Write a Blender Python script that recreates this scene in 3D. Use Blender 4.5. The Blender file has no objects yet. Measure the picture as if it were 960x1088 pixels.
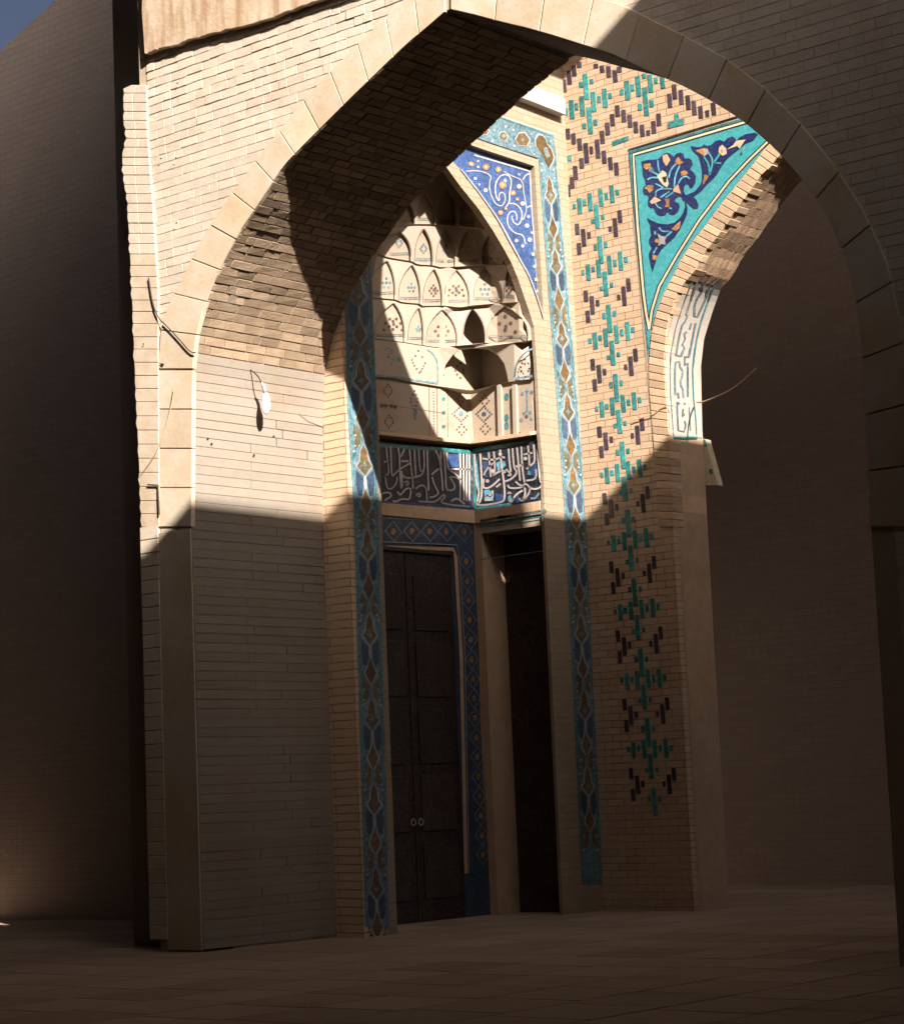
import bpy, bmesh, math, random
from mathutils import Vector, Matrix
random.seed(7)
R = math.radians

# ------------------------------------------------------------------ camera solve
# two horizontal vanishing points of the building measured on the photograph (960 x 1088)
CX, CY = 480.0, 544.0
HX, HY = -2300.0, 958.0
QX, QY = 2500.0, 757.0
a_ = (HX-CX, -(HY-CY)); b_ = (QX-CX, -(QY-CY))
F = math.sqrt(-(a_[0]*b_[0]+a_[1]*b_[1]))
AX = -Vector((a_[0], a_[1], -F)).normalized()
AY = Vector((b_[0], b_[1], -F)).normalized()
AZ = AX.cross(AY)
M3 = Matrix((AX, AY, AZ))          # camera space -> world
EYE = Vector((0, 0, 1.6))
def ray(px, py):
    return M3 @ Vector((px-CX, -(py-CY), -F)).normalized()
def hit(px, py, ax, v):
    d = ray(px, py); t = (v-EYE[ax])/d[ax]
    return EYE + d*t
def tof(px, py, ax, v):
    d = ray(px, py); return (v-EYE[ax])/d[ax]

# main planes of the building (metres): walls facing the yard are y = const, side walls x = const
p = ray(205, 540); dep = -(M3.transposed() @ p)[2]
p = EYE + p*24.0/dep
XP, YA = p.x, p.y
YS = hit(345, 555, 0, XP).y
XB = hit(370, 530, 1, YS).x
YC = hit(611, 350, 0, XB).y
YK = hit(577.5, 505, 0, XB).y
XK = hit(501, 505, 1, YK).x
print('planes', XP, YA, YS, XB, YC, YK, XK)

# sun: travels towards -X, +Y, down
LD = Vector((-1.0, 0.50, -0.65))

# ------------------------------------------------------------------ basics
scene = bpy.context.scene
coll = scene.collection
MAT = {}

def link_new(nt, a, b): nt.links.new(a, b)

def base_mat(name, col, rough=0.9, spec=0.2):
    m = bpy.data.materials.new(name); m.use_nodes = True
    b = m.node_tree.nodes['Principled BSDF']
    b.inputs['Base Color'].default_value = (*col, 1)
    b.inputs['Roughness'].default_value = rough
    b.inputs['Specular IOR Level'].default_value = spec
    MAT[name] = m
    return m, m.node_tree, b

def noise(nt, scale, detail=4, rough=0.6, vec=None):
    n = nt.nodes.new('ShaderNodeTexNoise'); n.inputs['Scale'].default_value = scale
    n.inputs['Detail'].default_value = detail; n.inputs['Roughness'].default_value = rough
    if vec is None:
        g = nt.nodes.new('ShaderNodeNewGeometry'); vec = g.outputs['Position']
    nt.links.new(vec, n.inputs['Vector'])
    return n
def ramp(nt, fac, stops):
    r = nt.nodes.new('ShaderNodeValToRGB'); e = r.color_ramp.elements
    e[0].position = stops[0][0]; e[0].color = (*stops[0][1], 1)
    e[1].position = stops[-1][0]; e[1].color = (*stops[-1][1], 1)
    for s in stops[1:-1]:
        k = e.new(s[0]); k.color = (*s[1], 1)
    nt.links.new(fac, r.inputs['Fac']); return r
def mixc(nt, fac, A, B, mode='MIX'):
    n = nt.nodes.new('ShaderNodeMix'); n.data_type = 'RGBA'; n.blend_type = mode
    for k, v in ((0, fac), (6, A), (7, B)):
        if isinstance(v, (int, float)): n.inputs[k].default_value = v
        elif isinstance(v, tuple): n.inputs[k].default_value = (*v, 1)
        else: nt.links.new(v, n.inputs[k])
    return n.outputs[2]
def bump(nt, b, h, strength=0.4, dist=0.01):
    n = nt.nodes.new('ShaderNodeBump'); n.inputs['Strength'].default_value = strength
    n.inputs['Distance'].default_value = dist
    nt.links.new(h, n.inputs['Height']); nt.links.new(n.outputs['Normal'], b.inputs['Normal'])

def masonry(name, c1, c2, stain, island=0.25, bstr=0.5, bscale=26, stain_pos=0.62):
    m, nt, b = base_mat(name, c1)
    n1 = noise(nt, bscale, 8, 0.7); n2 = noise(nt, 1.1, 6, 0.65); n3 = noise(nt, 7.0, 5, 0.6)
    c = mixc(nt, ramp(nt, n3.outputs['Fac'], [(0.3, (0, 0, 0)), (0.7, (1, 1, 1))]).outputs['Color'], c1, c2)
    c = mixc(nt, ramp(nt, n2.outputs['Fac'], [(stain_pos-0.1, (0, 0, 0)), (stain_pos+0.1, (.8, .8, .8))]).outputs['Color'], c, stain)
    g = nt.nodes.new('ShaderNodeNewGeometry')
    rv = ramp(nt, g.outputs['Random Per Island'], [(0, (1-island,)*3), (1, (1+island*0.35,)*3)])
    c = mixc(nt, 1.0, c, rv.outputs['Color'], 'MULTIPLY')
    sp = ramp(nt, n1.outputs['Fac'], [(0.28, (.72, .66, .6)), (0.45, (1, 1, 1))])
    c = mixc(nt, 0.6, c, sp.outputs['Color'], 'MULTIPLY')
    nt.links.new(c, b.inputs['Base Color'])
    bump(nt, b, n1.outputs['Fac'], bstr, 0.012)
    return m

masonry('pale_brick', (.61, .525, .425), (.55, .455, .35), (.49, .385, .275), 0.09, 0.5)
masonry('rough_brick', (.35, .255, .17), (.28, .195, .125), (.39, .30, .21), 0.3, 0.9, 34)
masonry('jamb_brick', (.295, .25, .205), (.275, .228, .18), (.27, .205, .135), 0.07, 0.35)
masonry('mortar', (.47, .37, .265), (.42, .32, .22), (.40, .30, .2), 0.0, 0.5)
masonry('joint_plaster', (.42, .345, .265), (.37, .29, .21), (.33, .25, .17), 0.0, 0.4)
masonry('ring_stone', (.61, .525, .42), (.57, .475, .36), (.53, .385, .225), 0.10, 0.3, 20, 0.52)
masonry('ring_brick', (.60, .43, .285), (.51, .345, .215), (.45, .30, .19), 0.28, 0.5, 30)
masonry('soffit_brick', (.46, .31, .20), (.36, .23, .14), (.5, .36, .24), 0.3, 0.9, 60)
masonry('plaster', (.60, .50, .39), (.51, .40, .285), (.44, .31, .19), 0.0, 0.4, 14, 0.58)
masonry('cornice_plaster', (.48, .45, .40), (.44, .40, .35), (.38, .34, .28), 0.0, 0.3)
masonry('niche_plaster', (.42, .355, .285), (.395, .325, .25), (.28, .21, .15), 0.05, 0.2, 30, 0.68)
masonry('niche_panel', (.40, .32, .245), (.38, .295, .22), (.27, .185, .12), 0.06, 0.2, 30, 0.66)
masonry('kufic_white', (.36, .325, .285), (.34, .29, .24), (.30, .235, .17), 0.0, 0.2)
masonry('floor_stone', (.40, .30, .22), (.36, .265, .19), (.30, .22, .155), 0.22, 0.5)
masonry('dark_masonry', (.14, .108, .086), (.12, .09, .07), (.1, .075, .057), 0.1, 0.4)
masonry('streaked_plaster', (.60, .49, .37), (.52, .39, .27), (.44, .30, .18), 0.0, 0.6, 18, 0.55)
nt = MAT['streaked_plaster'].node_tree                   # vertical run-off streaks
mp = nt.nodes.new('ShaderNodeMapping'); mp.inputs['Scale'].default_value = (7, 7, 1.1)
g = nt.nodes.new('ShaderNodeNewGeometry'); nt.links.new(g.outputs['Position'], mp.inputs['Vector'])
n = noise(nt, 1.0, 3, 0.5, mp.outputs['Vector'])
b = nt.nodes['Principled BSDF']; src = b.inputs['Base Color'].links[0].from_socket
nt.links.new(mixc(nt, ramp(nt, n.outputs['Fac'], [(0.5, (0, 0, 0)), (0.66, (.8, .8, .8))]).outputs['Color'], src, (.36, .22, .12)), b.inputs['Base Color'])

def brickwall(name, axis, c1, c2, mort, row=0.09, width=0.27, mortar=0.006, squash=1.0, rot=False):
    m, nt, b = base_mat(name, c1)
    g = nt.nodes.new('ShaderNodeNewGeometry'); s = nt.nodes.new('ShaderNodeSeparateXYZ')
    nt.links.new(g.outputs['Position'], s.inputs[0])
    wob = noise(nt, 3.0, 3, 0.5)
    mul = nt.nodes.new('ShaderNodeMath'); mul.operation = 'MULTIPLY_ADD'
    nt.links.new(wob.outputs['Fac'], mul.inputs[0]); mul.inputs[1].default_value = 0.03
    nt.links.new(s.outputs['Z'], mul.inputs[2])
    c = nt.nodes.new('ShaderNodeCombineXYZ')
    nt.links.new(s.outputs['X' if axis == 'x' else 'Y'], c.inputs[0]); nt.links.new(mul.outputs[0], c.inputs[1])
    t = nt.nodes.new('ShaderNodeTexBrick')
    nt.links.new(c.outputs[0], t.inputs['Vector'])
    t.inputs['Scale'].default_value = 1.0; t.inputs['Brick Width'].default_value = width
    t.inputs['Row Height'].default_value = row; t.inputs['Mortar Size'].default_value = mortar
    t.inputs['Mortar Smooth'].default_value = 0.3; t.inputs['Bias'].default_value = 0.0
    t.inputs['Color1'].default_value = (*c1, 1); t.inputs['Color2'].default_value = (*c2, 1)
    t.inputs['Mortar'].default_value = (*mort, 1)
    n1 = noise(nt, 40, 8, 0.7); n2 = noise(nt, 1.4, 6, 0.65)
    col = mixc(nt, 0.7, t.outputs['Color'], ramp(nt, n1.outputs['Fac'], [(0.3, (.72, .64, .56)), (0.5, (1, 1, 1))]).outputs['Color'], 'MULTIPLY')
    fade = ramp(nt, n2.outputs['Fac'], [(0.42, (0, 0, 0)), (0.62, (.55, .55, .55))])
    col = mixc(nt, fade.outputs['Color'], col, tuple(x*0.93 for x in c1))
    nt.links.new(col, b.inputs['Base Color'])
    sub = nt.nodes.new('ShaderNodeMath'); sub.operation = 'MULTIPLY_ADD'
    nt.links.new(t.outputs['Fac'], sub.inputs[0]); sub.inputs[1].default_value = -1.0
    nt.links.new(n1.outputs['Fac'], sub.inputs[2])
    bump(nt, b, sub.outputs[0], 0.6, 0.008)
    return m
brickwall('brick_back', 'x', (.53, .39, .265), (.46, .32, .205), (.25, .12, .065))
brickwall('brick_side', 'y', (.34, .27, .195), (.31, .235, .16), (.22, .13, .08), 0.1, 0.24, 0.003)
brickwall('brick_strip', 'x', (.62, .47, .32), (.56, .41, .265), (.33, .18, .11), 0.095, 0.7, 0.009)
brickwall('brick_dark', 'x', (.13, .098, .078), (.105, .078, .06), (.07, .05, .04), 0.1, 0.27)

brickwall('brick_hall', 'x', (.50, .41, .34), (.46, .37, .30), (.40, .31, .25), 0.1, 0.27)

def glaze(name, col, col2=None, rough=0.35, scale=22, mott=0.35):
    m, nt, b = base_mat(name, col, rough, 0.4)
    if col2 is None: col2 = tuple(x*0.7 for x in col)
    n1 = noise(nt, scale, 5, 0.65); n2 = noise(nt, 3.0, 3, 0.6)
    c = mixc(nt, ramp(nt, n1.outputs['Fac'], [(0.38, (0, 0, 0)), (0.62, (1, 1, 1))]).outputs['Color'], col2, col)
    n4 = noise(nt, 55, 3, 0.7)
    c = mixc(nt, ramp(nt, n4.outputs['Fac'], [(0.60, (0, 0, 0)), (0.70, (.45, .45, .45))]).outputs['Color'], c, (.40, .36, .30))
    c = mixc(nt, ramp(nt, n4.outputs['Fac'], [(0.30, (.5, .5, .5)), (0.40, (0, 0, 0))]).outputs['Color'], c, tuple(x*.35 for x in col))
    vo = nt.nodes.new('ShaderNodeTexVoronoi'); vo.inputs['Scale'].default_value = 26
    gv = nt.nodes.new('ShaderNodeNewGeometry'); nt.links.new(gv.outputs['Position'], vo.inputs['Vector'])
    sv = nt.nodes.new('ShaderNodeSeparateColor'); nt.links.new(vo.outputs['Color'], sv.inputs[0])
    c = mixc(nt, 1.0, c, ramp(nt, sv.outputs[0], [(0, (1-mott,)*3), (.8, (1.0,)*3), (1, (1+mott*.6,)*3)]).outputs['Color'], 'MULTIPLY')
    c = mixc(nt, ramp(nt, vo.outputs['Distance'], [(.50, (0, 0, 0)), (.62, (mott*.8,)*3)]).outputs['Color'], c, (.10, .08, .07))
    rv = ramp(nt, n2.outputs['Fac'], [(0.35, (1-mott,)*3), (0.6, (1, 1, 1))])
    c = mixc(nt, 0.8, c, rv.outputs['Color'], 'MULTIPLY')
    g = nt.nodes.new('ShaderNodeNewGeometry')
    c = mixc(nt, 1.0, c, ramp(nt, g.outputs['Random Per Island'], [(0, (.72,)*3), (1, (1.1,)*3)]).outputs['Color'], 'MULTIPLY')
    nt.links.new(c, b.inputs['Base Color'])
    bump(nt, b, n1.outputs['Fac'], 0.12, 0.004)
    return m
glaze('turquoise', (.05, .36, .345), (.03, .25, .25))
glaze('turquoise_field', (.07, .39, .42), (.05, .32, .35), mott=0.12)
glaze('purple', (.085, .055, .085), (.055, .035, .055))
glaze('navy', (.012, .026, .14), (.01, .018, .09), mott=0.2)
glaze('ink', (.02, .018, .022))
glaze('cobalt', (.028, .075, .26), (.06, .14, .33), 0.35, 36)
glaze('deep_blue', (.022, .05, .13), (.08, .13, .18), 0.35, 60)
glaze('dark_ground', (.012, .018, .05), (.03, .03, .035), 0.35, 40)
glaze('sky_tile', (.12, .26, .33), (.24, .36, .40), 0.35, 45)
glaze('teal_tile', (.035, .20, .235), (.08, .26, .29), 0.35, 60)
glaze('ochre_tile', (.13, .068, .02), (.22, .14, .05), 0.4, 90)
glaze('olive_tile', (.10, .075, .028), (.20, .175, .09), 0.4, 90)
glaze('ochre', (.62, .31, .09), (.46, .22, .07), 0.5)
glaze('peach', (.72, .48, .30), (.66, .40, .22), 0.5, mott=0.1)
glaze('cream', (.70, .60, .40), (.62, .52, .34), 0.5, mott=0.1)
glaze('white_glaze', (.44, .42, .41), (.36, .34, .34), 0.4, mott=0.1)
glaze('letter_white', (.52, .46, .43), (.43, .37, .34), 0.4, mott=0.1)
glaze('cyan_line', (.16, .52, .66), (.12, .45, .6))
glaze('pale_cyan', (.22, .30, .31), (.25, .28, .27), 0.5, 50)
glaze('slate_line', (.11, .15, .18), (.16, .2, .22), 0.5)
glaze('brown_paint', (.16, .075, .045), (.24, .12, .07), 0.6, 70)
glaze('grey_paint', (.13, .14, .16), (.2, .19, .19), 0.6, 70)
glaze('wood', (.055, .032, .022), (.035, .02, .014), 0.6)
base_mat('bulb_glass', (.86, .90, .95), 0.12, 0.6)
base_mat('black_cable', (.05, .035, .028), 0.6)
base_mat('tan_cable', (.55, .36, .22), 0.6)
base_mat('grey_socket', (.45, .40, .36), 0.5)

# ------------------------------------------------------------------ object helpers
def thing(name, label, cat, loc=(0, 0, 0), group=None):
    o = bpy.data.objects.new(name, None); coll.objects.link(o); o.location = loc
    o.empty_display_size = 0.2
    o['label'] = label; o['category'] = cat
    if group: o['group'] = group
    return o
class MB:
    """collects faces (world coordinates) with named materials, built as one mesh object"""
    def __init__(s): s.v = []; s.f = []; s.m = []; s.mats = []
    def mi(s, m):
        if m not in s.mats: s.mats.append(m)
        return s.mats.index(m)
    def face(s, pts, m):
        i = len(s.v); s.v += [tuple(q) for q in pts]; s.f.append(list(range(i, i+len(pts)))); s.m.append(s.mi(m))
    def solid(s, front, d, m, mside=None):
        """front polygon (world points), thickness vector d behind it, welded as one island"""
        n = len(front); i = len(s.v); d = Vector(d)
        s.v += [tuple(q) for q in front] + [tuple(Vector(q)+d) for q in front]
        s.f.append(list(range(i, i+n))); s.m.append(s.mi(m))
        s.f.append(list(range(i+2*n-1, i+n-1, -1))); s.m.append(s.mi(mside or m))
        for k in range(n):
            j = (k+1) % n
            s.f.append([i+k, i+n+k, i+n+j, i+j]); s.m.append(s.mi(mside or m))
    def box(s, lo, hi, m):
        x0, y0, z0 = lo; x1, y1, z1 = hi
        s.solid([(x0, y0, z0), (x1, y0, z0), (x1, y0, z1), (x0, y0, z1)], (0, y1-y0, 0), m)
    def build(s, name, parent=None, bevel=0.0, smooth=False):
        me = bpy.data.meshes.new(name)
        off = parent.matrix_world.translation if parent and False else Vector((0, 0, 0))
        base = Vector((0, 0, 0)); q = parent
        while q is not None: base += Vector(q.location); q = q.parent
        me.from_pydata([tuple(Vector(v)-base) for v in s.v], [], s.f)
        for m in s.mats: me.materials.append(MAT[m])
        for pl, k in zip(me.polygons, s.m): pl.material_index = k; pl.use_smooth = smooth
        bm = bmesh.new(); bm.from_mesh(me)
        bmesh.ops.recalc_face_normals(bm, faces=bm.faces)
        bm.to_mesh(me); bm.free()
        o = bpy.data.objects.new(name, me); coll.objects.link(o)
        if parent: o.parent = parent
        if bevel:
            md = o.modifiers.new('bevel', 'BEVEL'); md.width = bevel; md.segments = 2; md.limit_method = 'ANGLE'
        return o
def struct(o): o['kind'] = 'structure'; return o

def tube(mb, pts, r, m, n=8):
    rings = []
    pts = [Vector(q) for q in pts]
    for i, q in enumerate(pts):
        t = (pts[min(i+1, len(pts)-1)]-pts[max(i-1, 0)]).normalized()
        u = t.cross(Vector((0.3, 0.2, 0.9))).normalized(); w = t.cross(u)
        rr = r[i] if isinstance(r, (list, tuple)) else r
        rings.append([q+(u*math.cos(a)+w*math.sin(a))*rr for a in [2*math.pi*k/n for k in range(n)]])
    i0 = len(mb.v)
    for rg in rings: mb.v += [tuple(x) for x in rg]
    k = mb.mi(m)
    for i in range(len(rings)-1):
        for j in range(n):
            a, b2 = i0+i*n+j, i0+i*n+(j+1) % n
            mb.f.append([a, b2, b2+n, a+n]); mb.m.append(k)
    mb.f.append([i0+j for j in range(n)][::-1]); mb.m.append(k)
    mb.f.append([i0+(len(rings)-1)*n+j for j in range(n)]); mb.m.append(k)

def smooth_px(pts, it=2):
    for _ in range(it):
        q = [pts[0]]
        for a, b2 in zip(pts[:-1], pts[1:]):
            q.append((a[0]*.75+b2[0]*.25, a[1]*.75+b2[1]*.25)); q.append((a[0]*.25+b2[0]*.75, a[1]*.25+b2[1]*.75))
        q.append(pts[-1]); pts = q
    return pts
def smooth_closed(pts, it=1):
    for _ in range(it):
        q = []
        for i in range(len(pts)):
            a, b2 = pts[i], pts[(i+1) % len(pts)]
            q.append((a[0]*.8+b2[0]*.2, a[1]*.8+b2[1]*.2)); q.append((a[0]*.2+b2[0]*.8, a[1]*.2+b2[1]*.8))
        pts = q
    return pts
def offs(pts, w0, w1=None):
    """left/right offset outline of a polyline, photo units"""
    L, Rr = [], []
    n = len(pts)
    for i, q in enumerate(pts):
        a = pts[max(i-1, 0)]; c = pts[min(i+1, n-1)]
        dx, dy = c[0]-a[0], c[1]-a[1]; l = math.hypot(dx, dy) or 1
        w = w0 if w1 is None else w0+(w1-w0)*i/(n-1)
        L.append((q[0]-dy/l*w/2, q[1]+dx/l*w/2)); Rr.append((q[0]+dy/l*w/2, q[1]-dx/l*w/2))
    return L, Rr
class Surf:
    """a wall surface: turns traced outlines into thin glazed or plaster pieces lying on it.
    fn(px,py,off) gives the point on the surface raised by off metres"""
    def __init__(s, fn, mb): s.fn = fn; s.mb = mb
    def poly(s, pts, m, off=0.004):
        s.mb.face([s.fn(x, y, off) for x, y in pts], m)
    def stroke(s, pts, w, m, off=0.006, sm=2, w1=None):
        if sm: pts = smooth_px(pts, sm)
        L, Rr = offs(pts, w, w1)
        i = len(s.mb.v); n = len(pts)
        s.mb.v += [tuple(s.fn(x, y, off)) for x, y in L] + [tuple(s.fn(x, y, off)) for x, y in Rr]
        for k in range(n-1):
            s.mb.f.append([i+k, i+k+1, i+n+k+1, i+n+k]); s.mb.m.append(s.mb.mi(m))
    def dot(s, x, y, r, m, off=0.008, ry=None, n=10):
        s.poly([(x+r*math.cos(2*math.pi*k/n), y+(ry or r)*math.sin(2*math.pi*k/n)) for k in range(n)], m, off)
def Zm(x0, y0, sc):
    return lambda pts: [(x0+u/sc, y0+v/sc) for u, v in pts]

fA = lambda x, y, o=0.0: hit(x, y, 1, YA-o)
fC = lambda x, y, o=0.0: hit(x, y, 1, YC-o)
fB = lambda x, y, o=0.0: hit(x, y, 0, XB+o)
fP = lambda x, y, o=0.0: hit(x, y, 0, XP+o)
fS = lambda x, y, o=0.0: hit(x, y, 1, YS-o)

def interp(poly, y):
    """x on a polyline given as (x,y) sorted by y"""
    if y <= poly[0][1]: a, b2 = poly[0], poly[1]
    elif y >= poly[-1][1]: a, b2 = poly[-2], poly[-1]
    else:
        for a, b2 in zip(poly[:-1], poly[1:]):
            if a[1] <= y <= b2[1]: break
    return a[0]+(b2[0]-a[0])*(y-a[1])/(b2[1]-a[1])

# ================================================================== FLOOR
mb = MB()
mb.face([(-90, -40, 0), (60, -40, 0), (60, 90, 0), (-90, 90, 0)], 'dark_masonry')
struct(mb.build('ground'))
mb = MB()
rr = random.Random(3)
x = -30.0
while x < 2:
    y = 3.0 + rr.random()*0.4
    while y < 30:
        if True:
            mb.solid([(x+.012, y+.012, .03), (x+.89, y+.012, .03), (x+.89, y+.89, .03+rr.uniform(-.003, .003)), (x+.012, y+.89, .03)], (0, 0, -.028), 'floor_stone')
        y += 0.9
    x += 0.9
struct(mb.build('paving', bevel=0.004))

# ================================================================== WALL A : brick arch wall facing the yard
A_in_L = [(203, 560), (203.2, 480), (203.5, 420), (204.5, 392), (207.6, 358.6), (214, 334), (225, 303), (238.5, 275), (256, 243), (278, 211), (300, 177), (319, 157), (350, 126), (372, 104), (400, 77), (420, 57.5), (434.6, 44), (455, 27), (472.5, 11.7)]
A_in_R = [(478, 9.5), (503, 15), (528, 22), (560, 29.5), (583, 36), (618, 47), (653, 58), (676, 70), (706, 83), (727, 92), (760, 110), (787, 127), (814, 150), (829, 164.6), (856, 196), (880, 232), (900, 280), (912, 340), (917, 400), (920, 470), (924, 560)]
A_out_L = [(169, 560), (168.5, 455), (168, 390), (171, 350), (181, 318), (197, 290), (209, 262), (234, 222), (275, 166), (319, 110), (352, 74), (395, 32), (430, -2), (455, -25), (470, -38)]
A_out_R = [(478, -42), (520, -34), (560, -24), (620, -8), (662, 6), (697, 24), (730, 40), (770, 62), (810, 92), (850, 132), (885, 175), (915, 222), (940, 275), (955, 340), (962, 420), (966, 560)]

def flip(zs): return [(q.x, q.z) for q in zs]
inL = [fA(*q) for q in A_in_L]; inR = [fA(*q) for q in A_in_R]
XAR = inR[-1].x
arch_wall = thing('arch_wall', 'weathered pale brick wall pierced by the largest pointed arch, lit on its left half', 'wall', (XP, YA, 0))

# core of the wall behind the face bricks, cut by the opening; right of the crown its top runs low so that the sun clears it
ZT = 17.0
XLW = fA(151, 300).x
def core(poly, t=0.45, y=YA+0.011, m='mortar'):
    mbx.solid([(x, y, z) for x, z in poly], (0, t, 0), m)
mbx = MB()
PE = [(-11.42, ZT), (-11.4, 12.1), (-7.0, 12.1), (-6.9, 11.7), (-3.0, 11.7)]
lp = [(XLW+.03, 0), (XLW+.03, ZT), (PE[0][0], ZT)] + [PE[1]]
apex = fA(475, 10)
left_poly = [(XLW+.03, 0), (XLW+.03, ZT), (apex.x, ZT), (apex.x, apex.z)] + [(q.x, q.z) for q in reversed(inL)] + [(inL[0].x, 0)]
core(left_poly)
right_poly = [(apex.x, apex.z), (apex.x, ZT)] + PE + [(-3.0, 0), (XAR, 0)] + [(q.x, q.z) for q in reversed(inR)]
core(right_poly)
mbx.build('wall_core', arch_wall)

# deep part: the pier left of the opening and a thin brick vault shell over it, back to YS
mbx = MB()
depth = YS-YA-0.48
mbx.solid([(XLW+.03, YA+.48, 0), (XP-.25, YA+.48, 0), (XP-.25, YA+.48, ZT), (XLW+.03, YA+.48, ZT)], (0, depth, 0), 'mortar')
mbx.build('pier_core', arch_wall)
mbx = MB(); mbx.box((XLW-1.1, YS+.02, 0), (XLW-.85, YA+4.6, 19.5), 'kufic_white'); mbx.box((XLW-1.1, YA+.62, 0), (XLW+.02, YS+.015, 19.5), 'kufic_white'); mbx.build('recess_sun_block', arch_wall)  # added blocks that keep the sun off the left recess

# soffit (underside of the arch), extruded along +Y
cur = [(q.x, q.z) for q in inL] + [(q.x, q.z) for q in inR]
def rsm(c, step):
    out = [c[0]]; acc = 0
    P = [Vector(q) for q in c]; i = 0; cur_ = P[0]; need = step
    while i < len(P)-1:
        seg = P[i+1]-cur_; l = seg.length
        if l >= need:
            cur_ = cur_+seg*(need/l); out.append((cur_.x, cur_.y)); need = step
        else:
            need -= l; i += 1; cur_ = P[i]
    return out
zsl = fP(292, 485).z
mbx = MB()
shell = [(inL[0].x, 0)]+cur+[(XAR, 0)]
for (x0, z0), (x1, z1) in zip(shell[:-1], shell[1:]):
    d = Vector((x1-x0, z1-z0)); n = Vector((d.y, -d.x)).normalized()*(-1)   # outward (into masonry)
    th = 0.10
    iscurve = z0 > 5.8 or z1 > 5.8
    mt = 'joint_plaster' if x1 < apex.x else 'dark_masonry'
    if x0 < XP+.5 and min(z0, z1) < zsl < max(z0, z1):
        xm = (x0+x1)/2
        for za, zb2, yb2 in ((z0, zsl-.03, YS), (zsl+.03, z1, YS), (zsl-.03, zsl+.03, YA+.55)):
            mbx.solid([(x0, YA+.02, za), (x0, YA+.02, zb2), (x0-th, YA+.02, zb2), (x0-th, YA+.02, za)], (0, yb2-YA-.02, 0), mt)
        continue
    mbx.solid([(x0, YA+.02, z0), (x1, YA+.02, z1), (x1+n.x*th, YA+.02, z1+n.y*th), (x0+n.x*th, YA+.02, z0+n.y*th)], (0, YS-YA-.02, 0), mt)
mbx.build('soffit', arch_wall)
# masonry over the vault: tall at the left, a low roof to the right
mbx = MB()
off_c = []
for k, (x, z) in enumerate(cur):
    a = Vector(cur[max(k-1, 0)]); c = Vector(cur[min(k+1, len(cur)-1)]); t = (c-a).normalized(); n = Vector((-t.y, t.x))
    off_c.append((x+n.x*.06, z+n.y*.06))
prof = [(XP-.24, off_c[0][1]), (XP-.24, ZT), (-14.8, ZT), (-14.8, 9.46), (-14.3, 9.5), (-11.2, 9.86), (-10.2, 9.6), (-7.0, 9.5), (-7.0, 0), (off_c[-1][0], 0)] + off_c[::-1]
mbx.solid([(x, YA+.485, z) for x, z in prof], (0, YS-YA-.49, 0), 'dark_masonry')
mbx.build('vault_masonry', arch_wall)

# bricks on the left jamb and haunch, laid course by course round the curve
slotT = [(241, 476), (262, 478), (291, 484.5), (300, 482), (318, 485), (343, 488)]
slotB = [(241, 477.5), (262, 480.5), (291, 486.5), (300, 485.5), (318, 490), (343, 492.5)]
zslot = fP(292, 485).z
mbx = MB(); mbr = MB()
cl = rsm([(inL[0].x, 0.05)] + [(q.x, q.z) for q in inL], 0.102)
rb = random.Random(11)
for i in range(len(cl)-1):
    (x0, z0), (x1, z1) = cl[i], cl[i+1]
    d = Vector((x1-x0, z1-z0)).normalized(); n = Vector((d.y, -d.x))   # into the opening
    hi = z0 > 6.38
    z_sl = z0-.03 < zslot < z1+.03
    y = YA + (0.0 if i % 2 else -0.1)
    while y < YS:
        L = rb.choice([.235, .25, .30, .34, .12] if hi else [.9, 1.4, 2.2])
        ya, yb = max(y, YA+0.004), min(y+L-0.012, YS-0.006)
        y += L
        if yb-ya < 0.03: continue
        pr = rb.uniform(.010, .017)*(1.15 if z0 > 7.2 else 1) if hi else rb.uniform(.0085, .0105)
        if not hi and z0 > 5.2: pr = rb.uniform(.009, .015); L = rb.choice([.4, .6, .9])
        g0 = 0.0065 if hi else rb.uniform(.001, .004)
        tl = rb.uniform(-.002, .005) if hi else rb.uniform(0, .002)
        a = Vector((x0, z0))+d*g0; c = Vector((x1, z1))-d*g0*rb.uniform(.3, 1.4)
        if z_sl and ya > YA+0.45:
            if a.y < zsl < c.y:
                if zsl-a.y > c.y-zsl: c = Vector((c.x, zsl-rb.uniform(.012, .03)))
                else: a = Vector((a.x, zsl+rb.uniform(.012, .03)))
        j = [rb.uniform(-.005, .005) if hi else 0 for _ in range(4)]
        f = [Vector((a.x, a.y))+n*(pr+tl+j[0]), Vector((c.x, c.y))+n*(pr+j[1])]
        f2 = [Vector((a.x, a.y))+n*(pr+tl+j[2]), Vector((c.x, c.y))+n*(pr+j[3])]
        T = mbr if hi else mbx
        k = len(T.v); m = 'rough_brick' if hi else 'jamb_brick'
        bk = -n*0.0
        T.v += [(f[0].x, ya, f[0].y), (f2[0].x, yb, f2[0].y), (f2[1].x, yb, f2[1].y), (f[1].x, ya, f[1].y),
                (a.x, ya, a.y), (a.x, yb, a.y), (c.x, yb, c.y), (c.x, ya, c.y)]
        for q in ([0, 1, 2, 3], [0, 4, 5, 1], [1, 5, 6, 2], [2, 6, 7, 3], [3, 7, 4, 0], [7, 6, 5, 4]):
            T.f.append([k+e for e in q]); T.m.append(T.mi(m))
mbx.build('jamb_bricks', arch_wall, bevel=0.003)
mbr.build('haunch_bricks', arch_wall, bevel=0.008)

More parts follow.
